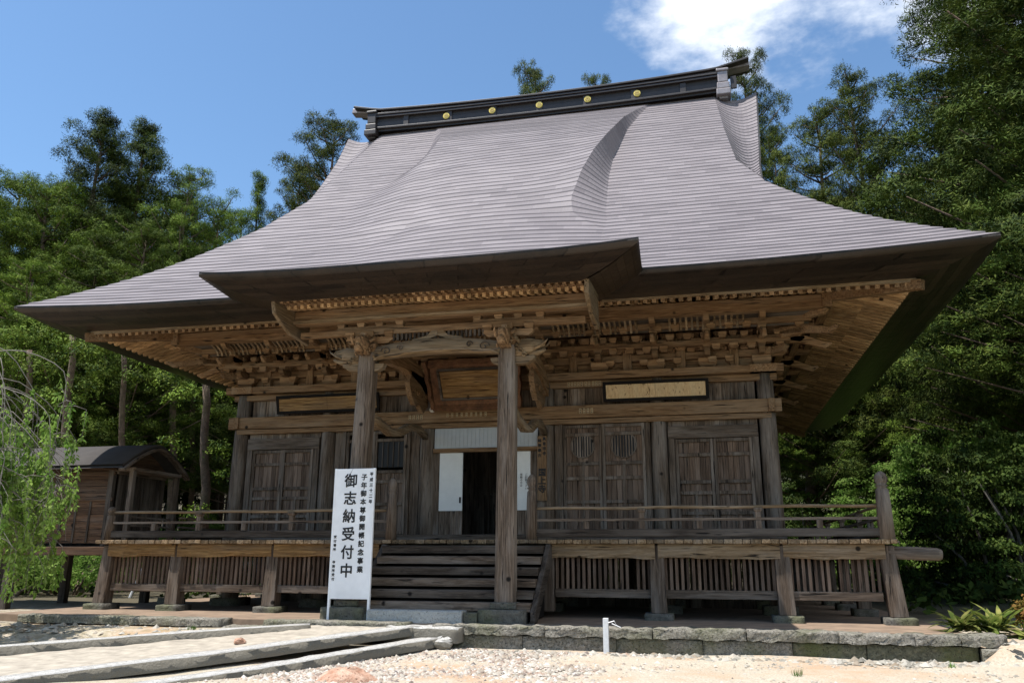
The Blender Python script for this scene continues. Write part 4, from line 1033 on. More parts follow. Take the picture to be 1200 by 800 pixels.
def blob(mb, c, r, seed, flat=.7, nu=14, nv=9, amp=.25):
    rnd = random.Random(seed); ph = [(rnd.uniform(0, 6.3), rnd.uniform(0, 6.3), rnd.uniform(1, 4), rnd.uniform(1, 4)) for _ in range(6)]
    rows = []
    for i in range(nv+1):
        th = math.pi*i/nv; row = []
        for j in range(nu+1):
            a = 2*math.pi*(j % nu)/nu; q = 1+amp*sum(math.sin(p0+round(k1)*a)*math.sin(p1+k2*th) for p0, p1, k1, k2 in ph)/3
            row.append((c[0]+r*q*math.sin(th)*math.cos(a), c[1]+r*q*math.sin(th)*math.sin(a), c[2]+r*q*flat*math.cos(th)))
        rows.append(row)
    return grid_mesh(rows, mb=mb)
tag(blob(MB(), (.33, -8.35, -.66), .42, 3, .55, 22, 14, .22).build('rock', M_RED, smooth=False), 'rust red and grey boulder lying in the gravel beside the path', 'rock')
tag(blob(MB(), (-2.15, -6.85, -.28), .09, 5, .6).build('rock', M_RED), 'small reddish stone lying between the two path edge slabs', 'rock')
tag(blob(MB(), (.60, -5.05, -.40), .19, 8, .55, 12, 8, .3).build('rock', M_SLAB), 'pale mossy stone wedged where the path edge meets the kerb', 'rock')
# gravel: pebbles and chips over the foreground
rnd = np.random.default_rng(5)
def scatter(name, n, xr, yr, smin, smax, m, fn=None, power=2.2):
    V = []; F = []
    base = np.array([(1, 0, 0), (.3, .9, .1), (-.8, .6, 0), (-.9, -.5, .05), (.1, -1, 0), (.1, 0, .6), (-.3, .2, .5)])
    fc = [(0, 1, 5), (1, 2, 6), (1, 6, 5), (2, 3, 6), (3, 4, 5), (3, 5, 6), (4, 0, 5)]
    k = 0
    while k < n:
        x, y = rnd.uniform(*xr), rnd.uniform(*yr)
        if fn and rnd.random() > fn(x, y): continue
        s = smin+(smax-smin)*rnd.random()**power; a = rnd.uniform(0, 6.28); ca, sa = math.cos(a), math.sin(a)
        b = base*(1+rnd.uniform(-.25, .25, base.shape)); b = b*[s, s*rnd.uniform(.5, 1), s*rnd.uniform(.5, 1.1)]
        o = len(V)
        for q in b: V.append((x+q[0]*ca-q[1]*sa, y+q[0]*sa+q[1]*ca, gz(x, y)-.004+q[2]))
        F += [tuple(o+i for i in f) for f in fc]; k += 1
    mb = MB(); mb.v, mb.f = V, F; o = mb.build(name, m); tag(o, kind='stuff'); return o
def pathside(x, y):   # signed distance-like: >0 on the gravel side of the path
    xb = np.interp(y, [-11.2, -10, -8.4, -6.6, -4.95], [-2.7, -2.0, -1.05, -.3, .42]); return x-xb-.2
def gm(name, cols):
    m, t, b = mat(name); g = N(t, 'ShaderNodeNewGeometry'); c = ramp(t, g.outputs['Random Per Island'], cols)
    t.links.new(c, b.inputs['Base Color']); b.inputs['Roughness'].default_value = .85; return m
M_GRAVEL = gm('mixed_gravel', [(0, (.26, .23, .19)), (.25, (.42, .385, .33)), (.45, (.24, .19, .14)), (.65, (.52, .49, .45)), (.8, (.34, .24, .18)), (1, (.10, .09, .085))])
scatter('gravel', 20000, (-3.2, 4.5), (-11, -4.9), .010, .065, M_GRAVEL, lambda x, y: 0 if pathside(x, y) < 0 else max(.0, 1-.23*max(0, x-.3)))
scatter('gravel', 2200, (1.5, 10), (-11, -4.9), .008, .035, M_GRAVEL, lambda x, y: .6)
M_DEBRIS = gm('dull_rubble', [(0, (.12, .11, .09)), (.4, (.27, .25, .21)), (.7, (.40, .37, .32)), (1, (.20, .15, .10))])
scatter('rubble', 750, (1.0, 9.6), (-5.35, -4.8), .015, .10, M_DEBRIS, lambda x, y: .35+.65*(x > 3.5), 2.5)
scatter('rubble', 500, (5.5, 10.2), (-6.2, -5.0), .010, .05, M_DEBRIS, None, 2.5)
scatter('rubble', 260, (-8.5, -3.0), (-6.3, -4.95), .03, .12, M_DEBRIS, None, 2)

# ================================================================= SIDE HUT on stilts left of the veranda
h = empty('stilt_hut', (-10.5, -.7, -.2), 'small weathered plank hut on stilts with a curved gable left of the veranda', 'hut')
def H(o): return local(o, h)
hx0, hx1, hy0, hy1 = -14.2, -8.95, -1.55, .35
mb = MB(); z = 1.32
while z < 3.05: mb.box(hx0, hx1-.08, hy0-.02-jit(.006), hy0+.02, z+.004, z+.165); z += .17
H(mb.build('plank_wall', wood('hut', 'x'), h))
for x in (-14.1, -12.6, -11.35, -9.05): H(MB().box(x-.07, x+.07, hy0-.07, hy0+.05, 1.25, 3.12).build('wall_post', dw('z'), h, bevel=.008))
for x in (-12.1, -11.8, -10.75, -10.35, -9.95, -9.55): H(MB().box(x-.025, x+.025, hy0-.045, hy0-.02, 1.34, 2.32).build('batten', dw('z'), h))
for z in (2.36, 2.98): H(MB().box(hx0, hx1, hy0-.06, hy0, z-.04, z+.05).build('wall_rail', wood('hut', 'x'), h, bevel=.006))
H(MB().box(hx0-.1, hx1+.1, hy0-.16, hy0+.05, 1.04, 1.24).build('floor_beam', wood('hut', 'x'), h, bevel=.015))
H(MB().box(hx0, hx1+.2, hy0, hy1, 1.16, 1.26).build('floor', dw('x'), h))
H(planks(MB(), hx0, hx1, hy1, 1.26, 3.1, .2).build('back_wall', dw('z'), h))
for x in (-13.6, -11.65): H(MB().box(x-.1, x+.1, hy0-.05, hy0+.12, -.25, 1.05).build('stilt', dw('z'), h, bevel=.01))
for x in (-13.6, -11.65, -9.2): H(MB().box(x-.1, x+.1, hy1-.05, hy1+.12, -.25, 1.15).build('stilt', dw('z'), h, bevel=.01))
# doors on the gable side
for a, b in ((-1.42, -.6), (-.56, .26)):
    mb = planks(MB(), a, b, hx1-.02, 1.3, 2.98, .13, 'y'); d = H(mb.build('door', dw('z'), h))
H(MB().box(hx1-.04, hx1+.06, hy0, hy1, 2.98, 3.08).build('door_head', gw('y'), h))
for y in (hy0+.02, .22): H(MB().box(-8.57, -8.45, y-.06, y+.06, 1.26, 3.05).build('porch_post', gw('z'), h, bevel=.008))
def roofz(f): return 3.12+.62*math.sin(math.pi*(f*.5+.5*(f > 2)))**1.0
gy0, gy1, gp = -2.12, .5, -.82
def gprof(n=14):
    P = []
    for i in range(2*n+1):
        f = i/n-1; y = gp+(gp-gy0)*f if f < 0 else gp+(gy1-gp)*f; z = 3.74-.63*(abs(f)**1.5)*(1 if abs(f) < .8 else 1-.0*(abs(f)-.8)); P.append((y, z))
    return P
GP = gprof(); rows = [[(x, y, z+.03) for y, z in GP] for x in (-14.6, -12, -10, -8.36)]; rows2 = [[(x, y, z-.05) for y, z in GP] for x in (-8.36, -10, -12, -14.6)]
mb = grid_mesh(rows+rows2+[rows[0]]); H(mb.build('roof', plain('dark_sheet_roof', (.035, .029, .025), .85, 0, .2, 4), h, True))
mb = MB(); mb.sweep([(-8.38, y, z-.10) for y, z in GP], (.07, .16), (1, 0, 0.01)); H(mb.build('bargeboard', gw('y'), h, bevel=.01))
mb = MB(); mb.prism([(-8.95, y, z-.06) for y, z in GP], (.05, 0, 0)); H(mb.build('gable_board', wood('hut', 'y'), h))
H(MB().box(-9.0, -8.4, -1.6, .26, 3.04, 3.12).build('porch_beam', gw('y'), h))
for z in (1.75, 1.95): H(MB().bar((-8.55, -1.5, z), (-8.55, .2, z), .05, .04).build('porch_rail', gw('y'), h))

# ================================================================= VEGETATION
def leaf_cloud(rs, centers, radii, per, ln, wd, up=.35, squash=.8, shell=.55, droop=0):
    """numpy: leaf blades on clump shells -> verts (4 per leaf)"""
    out = []
    for c, r in zip(centers, radii):
        n = max(6, int(per*(r*r)))
        d = rs.normal(size=(n, 3)); d[:, 2] = np.where(d[:, 2] < -.35, -d[:, 2], d[:, 2]); d /= np.linalg.norm(d, axis=1)[:, None]
        rr = r*(shell+(1-shell)*rs.random(n)**.6)[:, None]
        lump = 1+.34*np.sin(d[:, :1]*7+c[0]*3)*np.cos(d[:, 1:2]*6+c[1]*2)
        p = c+d*rr*lump*[1, 1, squash]
        nm = d*[1, 1, .9]+rs.normal(scale=.27, size=(n, 3)); nm[:, 2] += .3; nm /= np.linalg.norm(nm, axis=1)[:, None]
        ax = d*.5+rs.normal(scale=.8, size=(n, 3)); ax[:, 2] += up-droop; ax -= nm*(ax*nm).sum(1)[:, None]*.75; ax /= np.linalg.norm(ax, axis=1)[:, None]
        sd = np.cross(ax, nm); sd /= np.linalg.norm(sd, axis=1)[:, None]+1e-9
        l = ln*(.6+.8*rs.random(n))[:, None]; w_ = wd*(.6+.8*rs.random(n))[:, None]
        out.append(np.stack([p-sd*w_*.35, p+ax*l*.5-sd*w_*.6, p+ax*l, p+ax*l*.5+sd*w_*.6], 1))
    return np.concatenate(out).reshape(-1, 3)
def leaf_object(name, V, m):
    n = len(V)//4; me = bpy.data.meshes.new(name); me.vertices.add(4*n); me.vertices.foreach_set('co', V.astype('f').ravel())
    me.loops.add(4*n); me.loops.foreach_set('vertex_index', np.arange(4*n, dtype='i')); me.polygons.add(n)
    me.polygons.foreach_set('loop_start', np.arange(0, 4*n, 4, dtype='i')); me.update(calc_edges=True); me.materials.append(m)
    o = bpy.data.objects.new(name, me); C.objects.link(o); return o
def conifer(seed, h, r, base, step, nb, per, m, crad=(.36, .62), pw=.75, topr=.10, gap=0., needle=(.13, .021)):
    """trunk with whorls of branches; every branch carries tufts that grow towards its tip"""
    rs = np.random.default_rng(seed); ce = []; ra = []; br = []
    lob = rs.uniform(0, 6.28, 4); z = base
    while z < h-.4:
        t = (z-base)/(h-base); a0 = rs.uniform(0, 6.28); n = max(4, int(nb*(1-.45*t)))
        for b in range(n):
            if rs.random() < gap: continue
            a = a0+6.283*b/n+rs.normal()*.25; R = r*((1-t)**pw*(1-topr)+topr)*(1+.2*math.sin(2*a+lob[0]+t*6)+.22*rs.normal())
            R = max(.35, min(R, r*1.35)); zz = z+rs.normal()*.22; lift = R*(.10+.25*t)
            br.append(((0, 0, zz-.25*R), (R*.55*math.cos(a), R*.55*math.sin(a), zz-.1*R+lift*.3), (R*.95*math.cos(a), R*.95*math.sin(a), zz+lift)))
            for f in ((.42, .72, 1.0) if R > 1.3 else (.6, 1.0)):
                aa = a+rs.normal()*.10; ce.append((R*f*math.cos(aa), R*f*math.sin(aa), zz+lift*f*f+rs.normal()*.08)); ra.append((crad[0]+(crad[1]-crad[0])*rs.random())*(1.1-.4*t)*(1.05 if f == 1 else .9))
                if R > 2 and f > .6: ce.append((R*f*math.cos(aa+.28), R*f*math.sin(aa+.28), zz+lift*f*f-.15)); ra.append(crad[0]*.85)
        z += step*(1.15-.4*t)
    for k in range(4): ce.append((rs.normal()*.12, rs.normal()*.12, h-.15-.33*k)); ra.append(.26+.08*k)
    V = leaf_cloud(rs, np.array(ce), ra, per, *needle, up=.55, squash=.9)
    root = empty('cedar_tree', (0, 0, 0)); cr = leaf_object('crown', V, m); cr.parent = root
    mb = MB(); k = 10; P = [(.10*math.sin(i*1.1+seed), .10*math.cos(i*.8+seed), h*.97*i/k-.6) for i in range(k+1)]; R0 = .015*h
    mb.tube(P, [R0*(1-.93*i/k)+.02 for i in range(k+1)], 9)
    for j in rs.permutation(len(br))[:80]: mb.tube(br[j], [.055, .035, .015], 5)
    mb.build('trunk', M_BARK, root, True)
    return root
def copy_thing(root):
    c = root.copy(); C.objects.link(c)
    for ch in root.children:
        d = ch.copy(); C.objects.link(d); d.parent = c
    return c
CED = [conifer(11, 22, 3.9, 8.5, .95, 8, 2000, M_LEAF_CEDAR, crad=(.40, .66)), conifer(12, 22, 3.8, 6, .85, 11, 2200, M_LEAF_DARK, crad=(.40, .68), pw=.8, topr=.05),
       conifer(13, 22, 4.2, 7.5, 1.0, 9, 1900, M_LEAF_CEDAR, crad=(.42, .72), pw=.65), conifer(14, 22, 3.7, 5, 1.0, 10, 2500, M_LEAF_PINE, crad=(.40, .66), pw=.6, topr=.12, gap=.16),
       conifer(15, 22, 2.7, 3, .8, 9, 1700, M_LEAF_CEDAR, crad=(.36, .58), pw=1.0, topr=.02), conifer(16, 22, 4.4, 4, 1.0, 10, 1900, M_LEAF_DARK, crad=(.40, .70), pw=.55, gap=.08)]
used = set()
CED.append(conifer(17, 22, 3.8, 9, .9, 10, 1500, M_LEAF_DARK, crad=(.46, .78), pw=.55))
def place_tree(kind, px, depth, vtop, label, group=None, wide=1.0, base_z=None, cat='tree', protos=CED):
    src = protos[kind]; o = src if kind not in used and protos is CED else copy_thing(src)
    if protos is CED: used.add(kind)
    top = spot(px, vtop, depth); x, y = top.x, top.y; g = gz(x, y) if base_z is None else base_z
    s = (top.z-g)/22; o.location = (x, y, g-.2); sw = wide*(.55+.45*s); o.scale = (sw, sw, s); o.rotation_euler = (jit(.03), jit(.03), random.uniform(0, 6.28))
    return tag(o, label, cat, group)
# silhouette trees, left
LT = [
 (2, -30, 38, 165, 'cedar at the far left edge, cut by the frame', 1.2), (0, 22, 42, 196, 'rounded green cedar second from the left edge behind the weeping branches', 1.15),
 (2, 72, 40, 205, 'broad bright cedar rising over the left tip of the eave', 1.15), (1, 128, 44, 138, 'tallest dark cedar of the left group with a narrow peaked top', 1.1),
 (1, 182, 46, 150, 'tall yellowish cedar with layered top just right of the tallest dark one', 1.05), (0, 108, 36, 262, 'bushy cedar in front of the tallest dark one', 1.1),
 (2, 175, 37, 255, 'dense green cedar standing before the layered yellowish one', 1.0), (0, 222, 45, 196, 'cedar on the falling right flank of the left group', .9),
 (2, 258, 47, 232, 'low rounded cedar just above the roof slope on the left', .9), (4, 318, 58, 202, 'pointed young cedar alone above the left roof slope', .8),
 (0, 290, 55, 240, 'small cedar crown left of the pointed young cedar', .85), (3, 388, 56, 128, 'loose crowned cedar touching the left end of the ridge', 1.05),
 (3, 350, 58, 185, 'open cedar crown between the pointed cedar and the loose crowned one', .9), (0, 40, 33, 300, 'leafy cedar low behind the weeping branches', 1.0),
 (3, 622, 62, 74, 'tree top poking above the middle of the ridge', .75), (3, 700, 64, 88, 'tiny tree tip showing over the ridge right of the middle', .6),
 (3, 858, 60, 66, 'tree top behind the right end of the ridge', .8),
 (3, 948, 50, 128, 'open cedar with tiered branches nearest the right gable', 1.0), (3, 1012, 48, 86, 'taller open cedar with a knobbly top beside the clouds', 1.05), (3, 893, 56, 135, 'thin cedar half hidden behind the right gable', .6),
 (5, 1135, 34, -95, 'huge dark cedar leaning out over the clouds on the right', 1.1), (1, 1195, 31, -190, 'towering dark cedar at the right edge of the picture', 1.5),
 (5, 1165, 38, -60, 'tall shaded cedar between the two giants on the right', 1.3), (2, 1120, 44, 150, 'full cedar under the giant on the right, behind the eave tip', 1.1),
 (0, 1060, 50, 215, 'small cedar crown above the right roof slope', 1.0), (1, 1240, 27, -40, 'dark cedar flanking the right edge, mostly outside the picture', 1.3),
 (0, 1150, 36, 300, 'green cedar right of the eave tip', 1.0), (2, 1205, 30, 330, 'low broad cedar at the right edge below the giants', 1.0),
 (0, 1090, 46, 330, 'shadowed cedar behind the right eave', 1.0)]
for k, px, D, v, lb, wd in LT: place_tree(k, px, D, v, lb, wide=wd)
for k, px, D, v, lb in ((2, 48, 50, 228, 'cedar in the gap between the second cedar and the broad bright one'), (0, 98, 51, 215, 'far cedar directly left of the tallest dark one'), (2, 155, 53, 205, 'cedar filling the notch between the two tallest on the left'), (0, 208, 54, 226, 'far cedar behind the right flank of the left group'), (2, 240, 55, 250, 'small far cedar low against the left roof slope'), (2, 1160, 46, 60, 'cedar behind the giants, filling the gap between them')): place_tree(k, px, D, v, lb, wide=1.1)
for i in range(16):   # the dense dark row behind hut and hall
    px = -60+i*30+jit(10); place_tree(random.choice((6, 6, 1)), px, 46+jit(7), 300+jit(25), 'dark cedar in the dense wood behind the hut and the left veranda', 'cedars in the wood behind the left side', 1.1)
for i in range(9):
    px = 960+i*34+jit(8); place_tree(random.choice((0, 1, 2)), px, 50+jit(5), 330+jit(25), 'dark cedar in the dense wood behind the right eave', 'cedars in the wood behind the right side', 1.2)
# bare trunks that show between the hut and the hall
def bare(px, D, v0, r, label, lean=0):
    b = spot(px, 640, D); g = gz(b.x, b.y); o = empty('cedar_tree', (b.x, b.y, g), label, 'tree'); t = spot(px+lean, v0, D)
    mb = MB(); n = 8; P = [(lean*.0 + (t.x-b.x)*i/n+.06*math.sin(i*2), (t.y-b.y)*i/n, -.3+(t.z-g+.3)*i/n) for i in range(n+1)]
    mb.tube(P, [r*(1-.4*i/n) for i in range(n+1)], 10); mb.build('trunk', M_BARK, o, True)
    rs = np.random.default_rng(int(px)); hgt = t.z-g; n = 26; zz = hgt*np.where(np.arange(n) < 7, .4+.5*rs.random(n), .88+.2*rs.random(n)); a = rs.uniform(0, 6.28, n); R = rs.uniform(.5, 2.0, n)
    ce = np.stack([R*np.cos(a)+(t.x-b.x)*zz/hgt, R*np.sin(a)+(t.y-b.y)*zz/hgt, zz+.3*rs.normal(size=n)], 1)
    leaf_object('crown', leaf_cloud(rs, ce, rs.uniform(.35, .6, n), 700, .12, .045), M_LEAF_CEDAR).parent = o
bare(72, 27, 385, .16, 'cedar with a pale bare trunk rising beside the weeping branches', 14)
bare(30, 30, 410, .15, 'bare cedar trunk behind the twigs left of the pale one', 5)
bare(148, 31, 400, .15, 'slender cedar trunk above the hut roof', -3)
bare(245, 29, 440, .2, 'cedar trunk just left of the hall corner column', -4)
bare(204, 34, 380, .18, 'thin cedar trunk behind the right end of the hut roof', 2)
bare(228, 38, 400, .16, 'far thin trunk between hut and hall', 0)

def shrub(name, seed, n, R, hgt, per, leaf, m, stems=8, crad=(.25, .5), layered=False, droop=0):
    rs = np.random.default_rng(seed); ce = []; ra = []
    for i in range(n):
        a = rs.uniform(0, 6.28); t = rs.random(); q = R*math.sqrt(rs.random())*(1-.35*t); z = hgt*(.12+.88*t)*(1-.25*(q/R)**2)
        if layered: z = round(z/.45)*.45+.05*rs.normal()
        ce.append((q*math.cos(a), q*math.sin(a), z)); ra.append(rs.uniform(*crad))
    V = leaf_cloud(rs, np.array(ce), ra, per, *leaf, up=.1, squash=.45 if layered else .8, droop=droop)
    root = empty(name, (0, 0, 0)); leaf_object('foliage', V, m).parent = root
    mb = MB()
    for j in range(stems): c = ce[rs.integers(len(ce))]; mb.tube([(c[0]*.15, c[1]*.15, -.2), (c[0]*.5, c[1]*.5, c[2]*.55), c], [.05, .035, .012], 6)
    mb.build('stem', M_TWIG if layered else M_BARK, root, True); return root
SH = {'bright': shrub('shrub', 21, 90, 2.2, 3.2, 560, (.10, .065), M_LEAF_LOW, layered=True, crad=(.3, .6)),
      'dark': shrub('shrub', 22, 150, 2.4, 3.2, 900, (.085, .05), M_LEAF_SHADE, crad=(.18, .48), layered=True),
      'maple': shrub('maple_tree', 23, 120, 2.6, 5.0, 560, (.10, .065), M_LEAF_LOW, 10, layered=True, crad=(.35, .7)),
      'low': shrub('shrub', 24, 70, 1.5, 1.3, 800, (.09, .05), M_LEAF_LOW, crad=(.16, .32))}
first = set()
def put(kind, x, y, s, label, group=None, cat='shrub', sz=1.0, z=None):
    src = SH[kind]; o = src if kind not in first else copy_thing(src); first.add(kind)
    o.location = (x, y, (gz(x, y) if z is None else z)-.1); o.scale = (s, s, s*sz); o.rotation_euler = (0, 0, random.uniform(0, 6.28)); return tag(o, label, cat, group)
def ps(px, v, D): p = spot(px, v, D); return p.x, p.y
# right side thicket
for (kd, px, D, s, sz, lb, cat) in [
 ('maple', 985, 45, 1.5, 1.0, 'bright green maple glimpsed under the right eave', 'tree'), ('maple', 1045, 38, 1.25, .9, 'sunlit maple right of the railing end post', 'tree'),
 ('bright', 945, 44, 1.5, 1.0, 'sunlit bush behind the right end of the veranda railing', 'shrub'), ('bright', 1015, 41, 1.4, 1.0, 'light green bush just behind the veranda end post', 'shrub'),
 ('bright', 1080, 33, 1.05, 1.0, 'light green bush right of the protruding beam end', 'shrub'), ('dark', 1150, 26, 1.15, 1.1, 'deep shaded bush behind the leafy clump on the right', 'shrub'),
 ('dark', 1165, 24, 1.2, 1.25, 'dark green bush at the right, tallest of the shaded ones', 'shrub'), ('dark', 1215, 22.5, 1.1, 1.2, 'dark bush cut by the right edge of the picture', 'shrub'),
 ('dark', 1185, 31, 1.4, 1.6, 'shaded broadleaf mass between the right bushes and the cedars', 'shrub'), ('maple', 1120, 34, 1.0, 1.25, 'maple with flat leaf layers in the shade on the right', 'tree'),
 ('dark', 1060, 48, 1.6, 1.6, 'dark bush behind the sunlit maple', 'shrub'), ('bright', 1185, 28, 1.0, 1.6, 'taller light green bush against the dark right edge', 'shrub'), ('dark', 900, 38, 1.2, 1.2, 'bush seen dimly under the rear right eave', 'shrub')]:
    x, y = ps(px, 640, D); put(kd, x, y, s, lb, None, cat, sz)
for px, D, v, lb in ((925, 47, 300, 'shadowed cedar filling the gap beside the hall corner column'), (965, 52, 290, 'dark cedar behind the rear right eave corner')): place_tree(1, px, D, v, lb, wide=1.3)
# left side, behind hut and under the veranda
for (kd, px, D, s, sz, lb) in [
 ('low', 35, 27, 1.0, 1.1, 'sunlit low bush under the left end of the hut'), ('low', 85, 26, 1.1, 1.1, 'sunlit low bush under the middle of the hut'), ('low', 62, 30, 1.3, 1.3, 'pale green bush further back under the hut'),
 ('low', 120, 29, 1.2, 1.0, 'green bush glimpsed under the right end of the hut'), ('low', 165, 33, 1.5, 1.2, 'green bush seen through the first slat screen'), ('low', 200, 35, 1.5, 1.2, 'green bush seen through the left slats next to the second post'),
 ('low', 10, 25, 1.2, 1.0, 'low bush at the left edge under the weeping branches'),
 ('bright', 262, 40, .8, 1.0, 'sunlit bush between the hut and the hall corner'), ('dark', 100, 36, 1.3, 1.3, 'dark bush behind the hut'), ('dark', 30, 34, 1.3, 1.5, 'dark bush left behind the hut'), ('dark', 180, 38, 1.3, 1.3, 'dark bush behind the hut gable'), ('bright', 235, 36, .7, 1.3, 'small bright leaved bush beyond the left railing')]:
    x, y = ps(px, 640, D); put(kd, x, y, s, lb, None, 'shrub', sz)
# fallen pole leaning under the hut
tag(MB().tube([(-12.0, 3.5, -.3), (-11.5, 3.8, 1.6)], [.05, .035], 8).build('bamboo_pole', M_WHITE), 'pale pole leaning in the bushes beneath the hut', 'pole')

# broad arching leaves at the end of the kerb
def blade_plant(name, x, y, z, n, L, wd, m, seed, label, arch=1.0):
    rs = random.Random(seed); root = empty(name, (x, y, z), label, 'plant'); mb = MB()
    for i in range(n):
        a = rs.uniform(0, 6.28); e = rs.uniform(.25, 1.2); l = L*rs.uniform(.6, 1.1); ox, oy = rs.uniform(-.12, .12), rs.uniform(-.12, .12); rows = []
        for k in range(7):
            f = k/6; rr = l*f*math.cos(e*(1-.3*f)); zz = l*(math.sin(e)*f-.75*arch*f*f*math.cos(e)); w_ = wd*math.sin(math.pi*min(1, .12+f*.88))**.8*rs.uniform(.9, 1.1)
            c = Vector((ox+rr*math.cos(a), oy+rr*math.sin(a), max(zz, -.02)+.03)); s_ = Vector((-math.sin(a), math.cos(a), 0))*w_/2
            rows.append([tuple(c-s_), tuple(c-Vector((0, 0, w_*.12))), tuple(c+s_)])
        grid_mesh(rows, mb=mb)
    mb.build('leaves', m, root, True); return root
M_BLADE = leafmat('broad_arching_leaves', (.07, .11, .02), (.16, .20, .045), (.42, .36, .12), .4)
for i, (x, y, z, n, L, lb) in enumerate([(9.05, -3.7, -.12, 60, .62, 'yellow green clump of arching leaves at the kerb end, nearest the corner post'), (9.5, -3.85, -.12, 64, .66, 'larger clump of arching leaves spilling over the kerb end'),
                                (9.95, -4.1, -.2, 40, .5, 'leafy clump right of the kerb end beside the red leaved bush'), (9.55, -3.2, -.15, 40, .6, 'arching leaf clump behind the one on the kerb end')]):
    blade_plant('leafy_plant', x, y, z, n, L, .085, M_BLADE, 40+i, lb)
sh = shrub('shrub', 31, 30, .30, .42, 1500, (.07, .05), M_LEAF_RED, crad=(.08, .16)); sh.location = (10.1, -3.7, -.05); tag(sh, 'small bush with copper red leaves at the right edge', 'shrub')
sh = shrub('shrub', 32, 60, .9, .55, 1500, (.06, .045), M_LEAF_BROAD, crad=(.12, .22)); sh.location = (10.8, -4.6, -.35); tag(sh, 'sunlit trimmed azalea mound at the bottom right corner', 'shrub')
sh = shrub('shrub', 33, 60, .8, .9, 1300, (.07, .05), M_LEAF_BROAD, crad=(.12, .24)); sh.location = (11.0, -3.2, -.2); tag(sh, 'leafy sunlit bush at the right edge behind the red leaved one', 'shrub')
# undergrowth on the forest floor
rs = np.random.default_rng(77); ce = []
while len(ce) < 620:
    x, y = rs.uniform(-34, 34), rs.uniform(-2, 52)
    if -9.2 < x < 9.6 and y < 17.5: continue
    if x > -16 and x < 0 and y < 1.5: continue
    if 9 < x < 11.5 and y < -1: continue
    ce.append((x, y, gz(x, y)+rs.uniform(0, .35)))
while len(ce) < 1250:
    x, y = rs.uniform(10.5, 34), rs.uniform(-9, 26)
    if x < 13 and y < 0: continue
    ce.append((x, y, gz(x, y)+rs.uniform(0, .3)))
tag(leaf_object('undergrowth', leaf_cloud(rs, np.array(ce), rs.uniform(.4, .8, len(ce)), 130, .22, .12, squash=.5), M_LEAF_SHADE), kind='stuff')
# tufts of grass by the kerb and on the earth
def tuft(x, y, n, L, lb):
    r_ = random.Random(int(x*100)); mb = MB()
    for i in range(n):
        a = r_.uniform(0, 6.28); l = L*r_.uniform(.5, 1); t = r_.uniform(.1, .6); b = Vector((x+r_.uniform(-.06, .06), y+r_.uniform(-.06, .06), gz(x, y)-.01)); tip = b+Vector((math.cos(a)*l*t, math.sin(a)*l*t, l)); s_ = Vector((-math.sin(a), math.cos(a), 0))*.006
        k = len(mb.v); mb.v += [tuple(b-s_), tuple(b+s_), tuple(tip)]; mb.f.append((k, k+1, k+2))
    return tag(mb.build('grass_tuft', M_LEAF_BROAD), lb, 'grass tuft')
tuft(6.15, -6.75, 30, .14, 'small tuft of grass in the sandy ground near the bottom edge')
tuft(8.4, -5.4, 26, .12, 'little grass tuft in the sand under the kerb on the right'); tuft(-4.1, -5.2, 26, .1, 'grass tuft below the dark gap of the left kerb')

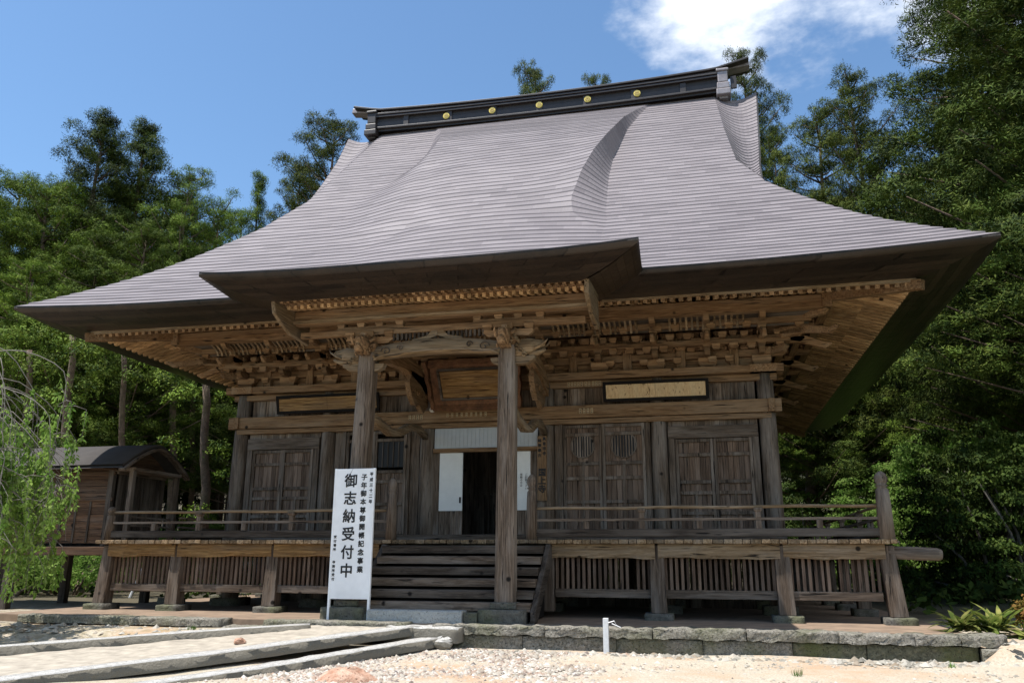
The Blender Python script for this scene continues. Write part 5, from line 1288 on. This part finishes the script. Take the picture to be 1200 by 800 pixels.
# weeping cherry: trunk beyond the left edge, trailing branches into the picture
root = empty('weeping_cherry', (-9.6, -6.6, -.4), 'weeping tree with trailing pale twigs and small light green leaves at the left edge', 'tree')
rs = random.Random(4); mb = MB(); mbt = MB(); LV = []
mb.tube([(0, 0, -.2), (.15, 0, 1.8), (.4, .1, 3.6), (.6, .2, 5.2)], [.28, .22, .17, .1], 10)
nr = np.random.default_rng(9)
for i in range(62):
    # arch out from the crown then hang
    a = rs.uniform(-1.1, 1.1); reach = 1.9*rs.random()**.5+.3; z0 = rs.uniform(2.2, 4.9)
    s = Vector((.4, .1, z0)); top = s+Vector((math.cos(a)*reach*.5, math.sin(a)*reach*.5, rs.uniform(.3, .8))); out = s+Vector((math.cos(a)*reach, math.sin(a)*reach, rs.uniform(-.4, .3)))
    low = rs.uniform(1.3, 3.0); e = out+Vector((rs.uniform(-.2, .35), rs.uniform(-.3, .3), -(out.z-low)))
    K = [s, top, out, out.lerp(e, .35)+Vector((.12, rs.uniform(-.1, .1), 0)), out.lerp(e, .7)+Vector((rs.uniform(-.06, .1), 0, 0)), e]
    P = []
    for k in range(len(K)-1):                       # Catmull-Rom through the key points
        p0, p1, p2, p3 = K[max(k-1, 0)], K[k], K[k+1], K[min(k+2, len(K)-1)]
        for q in range(4):
            u = q/4; P.append(.5*((2*p1)+(p2-p0)*u+(2*p0-5*p1+4*p2-p3)*u*u+(3*p1-p0-3*p2+p3)*u**3)+Vector((rs.uniform(-.012, .012), rs.uniform(-.012, .012), rs.uniform(-.012, .012))))
    P.append(e)
    mb.tube(P, [.010*(1-i/len(P))**1.2+.003 for i in range(len(P))], 5)
    for j in range(rs.randint(5, 9)):
        f = rs.uniform(.05, .95); b = out.lerp(e, f); q = b+Vector((rs.uniform(-.45, .5), rs.uniform(-.4, .4), rs.uniform(-.5, .1))); t = q+Vector((rs.uniform(-.1, .15), rs.uniform(-.1, .1), -rs.uniform(.3, .9)))
        mbt.tube([b, b.lerp(q, .6)+Vector((0, 0, .05)), q, t], [.008, .007, .005, .003], 4)
        if rs.random() < .8:
            for k in range(rs.randint(26, 56)):
                g = rs.random(); p = q.lerp(t, g)
                LV.append((p.x+rs.uniform(-.04, .04), p.y+rs.uniform(-.04, .04), p.z))
    if rs.random() < .75:
        for k in range(150): p = out.lerp(e, rs.random()); LV.append((p.x+rs.uniform(-.07, .07), p.y+rs.uniform(-.07, .07), p.z))
P = np.array(LV); n = len(P); ax = nr.normal(size=(n, 3))*[.55, .55, .3]; ax[:, 2] -= .8; ax /= np.linalg.norm(ax, axis=1)[:, None]; sd = np.cross(ax, nr.normal(size=(n, 3))); sd /= np.linalg.norm(sd, axis=1)[:, None]
l = (.07+.055*nr.random(n))[:, None]; w_ = l*.24
V = np.stack([P, P+ax*l*.45-sd*w_, P+ax*l, P+ax*l*.45+sd*w_], 1).reshape(-1, 3)
mb.build('trunk', M_TWIG, root, True); mbt.build('twigs', M_TWIG, root); leaf_object('foliage', V, M_LEAF_WEEP).parent = root
